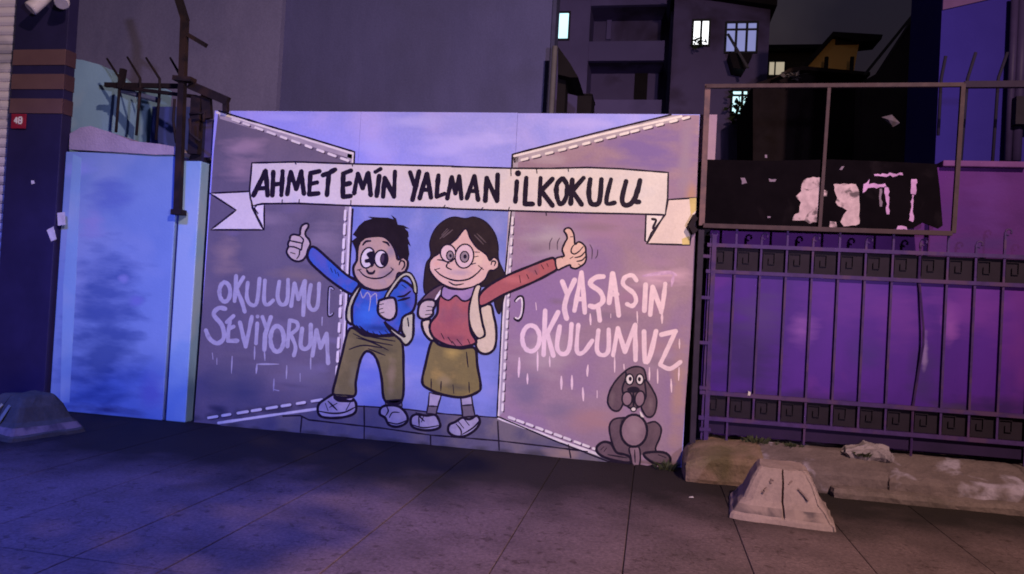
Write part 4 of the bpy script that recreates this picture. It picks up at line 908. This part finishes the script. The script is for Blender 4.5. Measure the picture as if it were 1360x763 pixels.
T2 = [[[(318,115),(350,195)],[(397,105),(350,205)],[(350,200),(332,280),(346,350)]], [[(440,58),(418,180),(395,300)],[(440,58),(452,190),(461,312)],[(415,226),(455,226)]],
      [[(578,84),(530,90),(495,130),(560,182),(575,240),(530,275),(494,270)],[(545,276),(556,362)]], [[(636,65),(615,250)],[(640,65),(660,200),(676,330)],[(625,196),(665,196)]],
      [[(788,108),(760,76),(715,90),(705,135),(770,190),(785,240),(760,270),(728,258)]], [[(846,135),(838,300)]], [[(890,150),(875,325)],[(890,150),(945,300)],[(970,130),(960,220),(945,310)]],
      [EL(120,475,55,82)], [[(210,300),(200,580)],[(292,310),(215,460)],[(225,450),(262,585)]], [[(302,400),(285,530),(320,575),(362,540),(377,385)]], [[(420,390),(410,550),(450,565),(508,490)]],
      [[(547,425),(538,550),(575,582),(610,550),(612,420)]], [[(640,582),(670,412)],[(670,412),(715,560)],[(715,560),(780,390)],[(780,390),(782,612)]], [[(836,432),(842,615),(872,590),(912,430)]],
      [[(945,452),(1036,430)],[(1036,430),(985,540),(938,640)],[(938,642),(1000,668),(1066,625)]]]
for s_ in T2: letter(TR_, s_, 6.2, TXR, rdoor, 3)
def drips(V, segs, mt, par, w):
    for sg in segs: Paint(2.9).stroke(V(sg), w*random.uniform(.7, 1.25), mt, False, taper=.55, jit=.2, dl=.2).done('paint_drip', par)
drips(TL_, [[(100,640),(105,690)],[(135,680),(135,730)],[(430,590),(428,690)],[(505,612),(510,700)],[(865,680),(865,760)],[(958,360),(955,420)]], TXL, ldoor, 2.2)
drips(LZ, [[(165,405),(162,470)],[(258,435),(340,435)],[(258,435),(255,470)],[(370,440),(368,490)],[(460,405),(460,455)],[(322,490),(320,535)],[(420,470),(420,500)],[(320,530),(340,535)],[(502,260),(502,290)]], TXL, ldoor, 2.4)
drips(TR_, [[(150,250),(155,295)],[(495,320),(498,390)],[(625,320),(625,345)],[(792,305),(795,380)],[(162,560),(162,680)],[(238,590),(240,655)],[(650,590),(650,690)],[(480,650),(475,710)],[(708,640),(710,670)],[(45,620),(42,720)],[(98,700),(98,763)],[(950,310),(950,380)],[(870,660),(870,740)],[(922,670),(922,760)],[(1060,480),(1060,540)],[(1058,660),(1055,740)]], TXR, rdoor, 2.8)
drips(RZ, [[(300,435),(302,480)],[(225,395),(225,440)],[(262,392),(262,440)],[(318,355),(316,395)],[(350,445),(350,470)],[(78,330),(78,380)],[(608,405),(610,450)]], TXR, rdoor, 3.0)
Paint(2.4).stroke(TR_([(830, 80), (920, 66), (1000, 58), (1040, 75)]), 5, mat('mural_smear', (.60, .42, .56), (.4, .26, .4), scale=14), dl=0, taper=.5).stroke(TR_([(1025, 70), (1010, 145)]), 4.5, mat('mural_smear', (.60, .42, .56), (.4, .26, .4), scale=14), False, taper=.6, dl=.4).done('paint_smear', rdoor)

# --- boy
boy = Paint(6).shape(LEG([(290, 30), (380, 70), (500, 75), (590, 72), (605, 130), (610, 250), (600, 460), (500, 460), (480, 330), (460, 240), (432, 185), (390, 165), (358, 205), (340, 270), (325, 350), (315, 432), (195, 430), (210, 320), (240, 200)]), TROU, INK, 3.6).done('painted_boy', gate, label='painted cartoon boy in blue jumper giving a thumbs up')
def part(name, lv, fills, strokes=(), par=None):
    q = Paint(lv)
    for i, f_ in enumerate(fills):
        pts, mt = f_[0], f_[1]; w = f_[2] if len(f_) > 2 else 3.5; sm = f_[3] if len(f_) > 3 else True
        q.fill(pts, mt, sm, .9*i)
        if w: q.stroke(pts, w, INK, sm, True, dl=.9*i+.4)
    for i, s_ in enumerate(strokes):
        q.stroke(s_[0], s_[1], s_[2] if len(s_) > 2 else INK, len(s_[0]) > 2, dl=.9*len(fills)+.15*(i % 4), taper=.45)
    return q.done(name, par)
part('trouser_creases', 7, [], [(LEG(p), 1.9) for p in ([(285,155),(370,130),(480,145)], [(310,60),(400,100),(545,130)], [(330,85),(430,115),(520,160)], [(400,150),(500,190)], [(420,82),(560,105)])], boy)
part('shoe', 6, [(FEET([(185,132),(318,140),(322,178),(190,172)]), SHOE, 2.0, False), (FEET([(180,130),(120,165),(75,200),(65,250),(90,290),(170,302),(270,292),(335,262),(342,200),(322,165),(315,178),(230,178),(190,160)]), SHOE)],
     [(FEET([(72,252),(170,268),(260,260),(338,222)]), 2.4), (FEET([(140,180),(205,245)]), 2.6), (FEET([(205,195),(150,225)]), 2.2), (FEET([(120,195),(140,250)]), 1.8), (FEET([(300,190),(270,245)]), 2.2), (FEET([(185,158),(315,178)]), 2.2)], boy)
part('shoe', 6, [(FEET([(552,178),(670,168),(676,218),(560,222)]), SOCK, 2.0, False), (FEET([(520,232),(560,212),(640,215),(690,250),(715,300),(700,340),(640,365),(580,350),(552,300),(515,275)]), SHOE)],
     [(FEET([(570,330),(640,345),(710,318)]), 2.0), (FEET([(582,300),(605,262),(655,262)]), 1.8), (FEET([(560,215),(575,250),(556,285)]), 2.0)], boy)
part('jumper', 8, [(BB([(330,72),(300,130),(265,240),(260,380),(272,430),(330,470),(420,520),(520,530),(640,512),(690,500),(720,400),(745,348),(820,300),(850,200),(832,100),(720,18),(650,90),(560,98),(470,108),(380,92)]), SHIRT)],
     [(BB([(320,450),(300,430)]), 2), (BB([(450,490),(480,525)]), 2), (BB([(510,490),(540,525)]), 2), (BB([(400,480),(420,515)]), 2), (BB([(565,480),(600,515)]), 2), (BB([(330,440),(400,500),(500,520)]), 2.6),
      (BB([(335,110),(360,180),(400,130),(430,180),(415,300)]), 1.6, TXL), (BB([(430,175),(480,140),(490,240)]), 1.6, TXL),
      (BB([(680,168),(740,162),(800,118)]), 3), (BB([(685,205),(790,178)]), 3.4), (BB([(720,60),(760,90)]), 2)], boy)
part('raised_arm', 8.4, [(ARM([(235,245),(330,320),(420,400),(492,447),(478,485),(450,512),(380,470),(290,400),(207,312)]), SHIRT)], [(ARM(p), 1.8) for p in ([(335,365),(345,390)], [(358,375),(366,398)], [(375,390),(382,412)])], boy)
part('hand', 10, [(HAND([(290,200),(330,168),(370,168),(376,205),(340,270),(345,320),(388,370),(400,430),(370,500),(350,570),(300,630),(230,642),(160,612),(110,550),(105,500),(125,460),(120,420),(140,370),(150,325),(190,302),(265,310),(275,250)]), SKIN2, 2.8)],
     [(HAND(p), 2.2) for p in ([(200,305),(270,325),(315,370),(300,420),(290,490),(268,505),(262,560),(230,612)], [(145,382),(220,397),(300,415)], [(130,457),(200,462),(280,495)], [(150,530),(210,548)])], boy)
part('backpack', 8.8, [(BB([(560,400),(600,440),(700,512),(745,535),(718,480),(728,362),(820,322),(826,400),(820,540),(772,610),(732,602),(700,560),(620,492)]), BAG)], [(BB([(772,365),(782,440)]), 3)], boy)
part('strap', 9.6, [(BB([(350,62),(320,72),(250,170),(215,270),(208,370),(240,416),(262,412),(255,300),(275,220),(312,140)]), BAG)], [], boy)
part('strap', 11, [(BH([(560,575),(630,580),(678,670),(684,763),(656,745),(640,660),(600,605),(545,622),(470,720),(425,790),(392,860),(370,850),(405,763),(490,635)]), BAG, 2.4)], [], boy)
part('hand', 12.4, [(BB([(530,197),(620,177),(660,200),(670,300),(650,360),(600,385),(540,360),(500,310),(505,222)]), SKIN2)], [(BB(p), 2) for p in ([(512,242),(550,235)], [(505,287),(545,277)], [(515,322),(555,312)])], boy)
part('face', 10, [(BH([(150,290),(200,250),(280,235),(380,240),(450,300),(490,380),(510,450),(560,430),(600,470),(590,540),(550,575),(510,580),(490,640),(430,710),(340,735),(250,725),(170,680),(110,600),(100,520),(130,460),(135,380)]), SKIN)],
     [(BH([(150,545),(200,600),(280,625),(370,615),(440,570),(465,535)]), 2.2), (BH([(135,548),(170,540)]), 2), (BH([(445,525),(470,548)]), 2), (BH([(222,545),(240,575),(280,575),(295,553)]), 3.6),
      (BH([(185,318),(215,285),(260,280)]), 3), (BH([(370,285),(410,298),(430,325)]), 3), (BH([(520,500),(535,465),(565,470),(570,510),(545,545)]), 2.4)], boy)
part('hair', 12.2, [(BH([(95,220),(150,140),(200,95),(275,74),(232,56),(330,62),(420,66),(472,80),(447,40),(492,72),(510,130),(560,135),(615,165),(572,162),(605,195),(610,240),(600,250),(628,330),(602,305),(615,400),(600,460),(560,430),(520,440),(500,370),(470,320),(468,348),(440,290),(390,245),(300,240),(220,250),(170,290),(150,340),(130,430),(115,350),(85,280),(130,245)]), HAIR, 0, False)], [], boy)
part('eyes', 12.6, [(BH(ell(230,435,62,96,14)), EYEW, 2.2, False), (BH(ell(355,445,62,80,0)), EYEW, 2.2, False), (BH([(225,392),(262,375),(295,388),(292,490),(262,522),(250,482),(210,480),(205,452),(240,440),(222,412)]), INK, 0), (BH(ell(380,450,36,60,0)), INK, 0, False), (BH(ell(368,440,15,40,8)), INKS, 0, False)], [], boy)

# --- girl
girl = Paint(6).shape(LEG([(780,105),(830,130),(950,148),(1035,148),(1050,250),(1070,370),(1050,410),(960,440),(850,425),(760,390),(722,350),(740,250)]), SKIRT, INK, 3.6).done('painted_girl', gate, label='painted cartoon girl in red jumper and olive skirt giving a thumbs up')
part('skirt_pleats', 7, [], [(LEG(p), 1.9) for p in ([(775,330),(775,392)], [(835,345),(832,402)], [(905,365),(910,417)], [(1000,350),(1003,412)], [(985,170),(995,260)])], girl)
part('leg', 4, [(FEET([(872,118),(958,138),(935,212),(920,275),(852,268),(865,200)]), SHOE, 2.2, False), (FEET([(862,215),(932,218),(920,275),(852,268)]), SOCK, 2.2, False)], [], girl)
part('leg', 4, [(FEET([(1098,148),(1176,142),(1185,205),(1202,288),(1112,295),(1104,210)]), SHOE, 2.2, False), (FEET([(1105,212),(1184,206),(1202,288),(1114,295)]), SOCK, 2.2, False)], [], girl)
part('shoe', 6, [(FEET([(740,300),(780,275),(850,285),(915,280),(945,330),(945,370),(880,390),(800,385),(745,360)]), SHOE)], [(FEET([(740,348),(830,372),(945,355)]), 2.0), (FEET([(795,290),(798,360)]), 2.2), (FEET([(775,262),(835,325)]), 2.4), (FEET([(835,275),(815,330)]), 2.2)], girl)
part('shoe', 6, [(FEET([(1015,352),(1060,330),(1110,300),(1160,312),(1215,285),(1236,330),(1200,390),(1120,435),(1050,430),(1010,400)]), SHOE)], [(FEET([(1065,345),(1100,390),(1100,430)]), 2), (FEET([(1110,420),(1190,370),(1236,318)]), 2.2), (FEET([(1080,325),(1120,375)]), 2.2), (FEET([(1120,305),(1160,355)]), 2.2)], girl)
part('hair', 6.2, [(GH([(130,350),(122,250),(160,150),(230,80),(310,50),(400,62),(470,50),(560,90),(630,180),(655,280),(658,380),(700,480),(725,560),(690,720),(663,805),(630,740),(600,600),(450,600),(220,590),(100,650),(75,600),(80,500),(95,410)]), HAIRG, 1.6)], [], girl)
part('backpack', 7.6, [(GB([(850,190),(882,300),(907,420),(907,560),(880,650),(810,690),(740,672),(705,612),(710,540),(790,500),(770,380),(748,215)]), BAGG), (GB([(748,235),(772,330),(790,475),(762,440)]), INK, 0)], [], girl)
part('backpack', 7.6, [(GB([(165,352),(240,345),(240,440),(278,545),(240,548),(182,482),(155,400)]), BAGG)], [], girl)
part('jumper', 10.4, [(GB([(350,85),(320,160),(310,280),(245,370),(235,440),(270,520),(350,575),(450,612),(560,620),(680,592),(705,560),(652,460),(635,300),(642,180),(690,40),(560,30),(430,30)]), SWEAT)],
     [(GB(p), 2) for p in ([(350,480),(380,540)], [(420,520),(460,580)], [(510,540),(560,600)], [(620,540),(640,585)], [(460,560),(500,610)])], girl)
part('pointing_arm', 11, [(GA([(395,400),(480,352),(600,302),(690,268),(715,272),(727,315),(690,342),(600,387),(470,442),(362,498),(350,450)]), SWEAT)], [(GA(p), 1.7) for p in ([(545,350),(550,385)], [(580,345),(590,365)], [(620,325),(630,345)], [(650,298),(662,318)], [(677,292),(684,306)])], girl)
part('hand', 12.4, [(GHA([(360,522),(430,490),(470,478),(447,400),(480,310),(508,260),(500,210),(470,160),(500,127),(550,132),(588,190),(600,260),(607,330),(650,302),(700,320),(740,370),(745,440),(750,510),(730,570),(680,610),(620,640),(560,625),(540,592),(450,630),(382,650)]), SKING, 2.5)],
     [(GHA(p), 2) for p in ([(607,330),(570,370),(560,430),(600,455),(660,420),(712,360)], [(605,500),(680,482),(740,420)], [(630,548),(700,532),(745,480)], [(650,580),(682,602)], [(545,512),(582,490)], [(430,490),(450,507)], [(550,238),(578,235)])], girl)
part('motion_lines', 3, [], [(GHA(p), 1.3, INKS) for p in ([(320,250),(290,310),(285,400)], [(415,250),(385,310),(385,400)], [(795,335),(825,400),(820,520)], [(895,400),(890,470),(865,510)])], girl)
part('sleeve', 10.8, [(GH([(30,735),(60,690),(120,630),(205,580),(238,592),(200,660),(165,715),(90,760)]), mat('mural_sleeve', (.14, .085, .10), scale=6), 2.4)], [(GH([(236,596),(200,640),(166,692)]), 3.2, WHITE)], girl)
part('hand', 13, [(GB([(130,192),(180,147),(250,140),(290,160),(290,200),(270,240),(265,292),(210,332),(150,332),(115,290)]), SKIN2)], [(GB(p), 2) for p in ([(210,207),(275,217)], [(200,252),(260,246)], [(190,292),(250,286)])], girl)
part('strap', 13.2, [(GB([(700,0),(752,0),(732,100),(742,250),(770,400),(790,495),(735,532),(682,482),(640,380),(633,250),(655,130)]), BAGG, 2.4)], [], girl)
part('collar', 12, [(GB([(375,5),(450,30),(580,35),(700,5),(645,130),(570,152),(500,98),(430,145),(370,122),(350,80)]), COLLAR, 2.4)], [], girl)
part('face', 13.4, [(GH([(400,142),(440,220),(490,290),(560,340),(590,390),(620,365),(655,390),(655,440),(620,465),(585,470),(550,540),(470,590),(370,610),(270,595),(190,550),(130,480),(118,420),(140,370),(200,330),(270,270),(330,222)]), SKING, 2.2)],
     [(GH(p), w) for p, w in (([(160,458),(220,510),(320,545),(420,535),(490,490),(530,445)], 2.3), ([(500,428),(540,460)], 2), ([(160,462),(200,450)], 2), ([(270,555),(320,580),(385,570)], 2), ([(262,408),(253,440),(292,460)], 2.2), ([(180,383),(230,390),(275,412)], 2), ([(410,427),(480,410)], 1.8), ([(470,322),(510,325)], 1.8), ([(465,362),(500,355)], 1.8), ([(600,422),(610,395),(635,400),(625,430)], 2.2))], girl)
part('fringe_highlights', 7.4, [], [(GH(p), 1.8, mat('hair_light', (.13, .10, .09), scale=12)) for p in ([(200,220),(270,150)], [(225,210),(300,150)], [(215,190),(260,140)], [(470,190),(540,262)], [(490,180),(560,250)])], girl)
part('eyes', 15, [(GH(ell(265,332,60,68,-10)), LENS, 2.0, False), (GH(ell(392,355,72,94,8)), LENS, 2.0, False), (GH(ell(280,350,27,36)), IRIS, 1.6, False), (GH(ell(393,360,34,43)), IRIS, 1.6, False), (GH(ell(284,352,10,14)), INK, 0, False), (GH(ell(397,358,13,17)), INK, 0, False)], [], girl)

# --- dog
dog = Paint(6).fill(DOG([(240,405),(170,415),(140,460),(150,540),(168,600),(180,640),(240,640),(360,640),(450,632),(432,600),(460,530),(467,470),(430,432),(385,440),(300,390)]), DOGC).stroke(DOG([(240,405),(170,415),(140,460),(150,540),(170,600),(182,640)]), 2.4, INK).stroke(DOG([(385,440),(430,432),(467,470),(460,530),(432,600),(452,632)]), 2.4, INK, dl=.9).done('painted_dog', gate, label='painted grey dog sitting at the lower right of the mural')
part('foot', 7.6, [(DOG([(60,592),(100,560),(150,570),(185,625),(240,640),(272,660),(262,690),(140,668),(70,632)]), DOGC)], [(DOG(p), 1.8) for p in ([(85,610),(105,590)], [(105,620),(122,598)], [(130,640),(250,660)])], dog)
part('foot', 7.6, [(DOG([(360,632),(440,622),(500,632),(527,668),(500,700),(430,694),(378,665)]), DOGC)], [(DOG([(450,640),(500,660)]), 1.8)], dog)
part('front_leg', 8, [(DOG([(268,595),(328,595),(332,700),(292,712),(275,650)]), DOGB, 2.2)], [(DOG([(300,610),(303,690)]), 2, INK)], dog)
part('ground_shadow', 7, [], [(DOG([(130,682),(250,706),(350,724),(450,700)]), 4.5), (DOG([(70,640),(140,672)]), 3)], dog)
part('belly', 9, [(DOG(ell(295,488,84,102)), DOGB, 3.4, False)], [], dog)
part('head', 10, [(DOG([(230,130),(270,92),(320,82),(360,102),(376,170),(392,240),(360,312),(310,345),(270,345),(230,300),(215,240)]), DOGC, 2.4)], [], dog)
part('ear', 11, [(DOG([(240,115),(182,170),(142,240),(130,310),(160,357),(205,357),(232,290),(222,220),(242,160)]), DOGC, 2.4)], [], dog)
part('ear', 11, [(DOG([(366,165),(420,240),(440,300),(430,370),(402,402),(368,390),(342,330),(372,270)]), DOGC, 2.4)], [], dog)
part('muzzle', 12, [(DOG(ell(252,286,32,45)), DOGB, 2.2, False), (DOG(ell(333,286,31,50,8)), DOGB, 2.2, False), (DOG(ell(292,228,40,20)), INK, 0, False), (DOG(ell(293,352,17,15)), EYEW, 1.6, False), (DOG([(332,362),(350,385),(358,402),(340,398)]), EYEW, 0)], [(DOG([(292,240),(293,335)]), 3)], dog)
part('eyes', 14.5, [(DOG(ell(268,163,25,34)), EYEW, 2, False), (DOG(ell(333,163,24,34)), EYEW, 2, False), (DOG(ell(272,160,10,14)), INK, 0, False), (DOG(ell(330,162,10,14)), INK, 0, False)], [], dog)

# blotchy repaint of the pier; purple sheet gets scuffs plus painted-in magenta glow and shade
for a in (((141, 470), 60, 90, (.045, .085, .30)), ((146, 390), 52, 66, (.07, .12, .38)), ((150, 262), 34, 26, (.13, .19, .54)), ((128, 300), 20, 18, (.30, .30, .62)), ((185, 400), 12, 8, (.17, .20, .58)), ((168, 372), 8, 6, (.24, .27, .62)), ((110, 225), 26, 14, (.26, .32, .74)), ((150, 545), 60, 8, (.05, .05, .16)), ((205, 520), 18, 26, (.17, .19, .55))): patch(*a, M_blue, .85)
for a in (((1065, 438), 16, 22, (.19, .065, .40)), ((1130, 400), 50, 26, (.10, .022, .30)), ((1262, 428), 10, 26, (.27, .08, .46)), ((1290, 410), 40, 34, (.13, .028, .33)), ((1200, 420), 30, 40, (.11, .024, .30)), ((985, 470), 46, 60, (.032, .013, .12)), ((1090, 545), 90, 24, (.022, .010, .085)), ((1225, 500), 16, 40, (.045, .02, .17)), ((1330, 545), 60, 18, (.026, .011, .10)), ((1228, 470), 3, 22, (.22, .14, .40)), ((1010, 420), 30, 30, (.065, .03, .20)), ((1150, 470), 22, 18, (.05, .02, .22)), ((1260, 545), 26, 8, (.05, .03, .09))): patch(*a, M_sheet, .8)
for a in (((1300, 280), 40, 22, (.075, .022, .19)), ((1340, 260), 20, 40, (.10, .03, .24)), ((1310, 320), 50, 12, (.06, .025, .17))): patch(*a, M_bwall, .7)
# shading brushed over the painted children and the dog
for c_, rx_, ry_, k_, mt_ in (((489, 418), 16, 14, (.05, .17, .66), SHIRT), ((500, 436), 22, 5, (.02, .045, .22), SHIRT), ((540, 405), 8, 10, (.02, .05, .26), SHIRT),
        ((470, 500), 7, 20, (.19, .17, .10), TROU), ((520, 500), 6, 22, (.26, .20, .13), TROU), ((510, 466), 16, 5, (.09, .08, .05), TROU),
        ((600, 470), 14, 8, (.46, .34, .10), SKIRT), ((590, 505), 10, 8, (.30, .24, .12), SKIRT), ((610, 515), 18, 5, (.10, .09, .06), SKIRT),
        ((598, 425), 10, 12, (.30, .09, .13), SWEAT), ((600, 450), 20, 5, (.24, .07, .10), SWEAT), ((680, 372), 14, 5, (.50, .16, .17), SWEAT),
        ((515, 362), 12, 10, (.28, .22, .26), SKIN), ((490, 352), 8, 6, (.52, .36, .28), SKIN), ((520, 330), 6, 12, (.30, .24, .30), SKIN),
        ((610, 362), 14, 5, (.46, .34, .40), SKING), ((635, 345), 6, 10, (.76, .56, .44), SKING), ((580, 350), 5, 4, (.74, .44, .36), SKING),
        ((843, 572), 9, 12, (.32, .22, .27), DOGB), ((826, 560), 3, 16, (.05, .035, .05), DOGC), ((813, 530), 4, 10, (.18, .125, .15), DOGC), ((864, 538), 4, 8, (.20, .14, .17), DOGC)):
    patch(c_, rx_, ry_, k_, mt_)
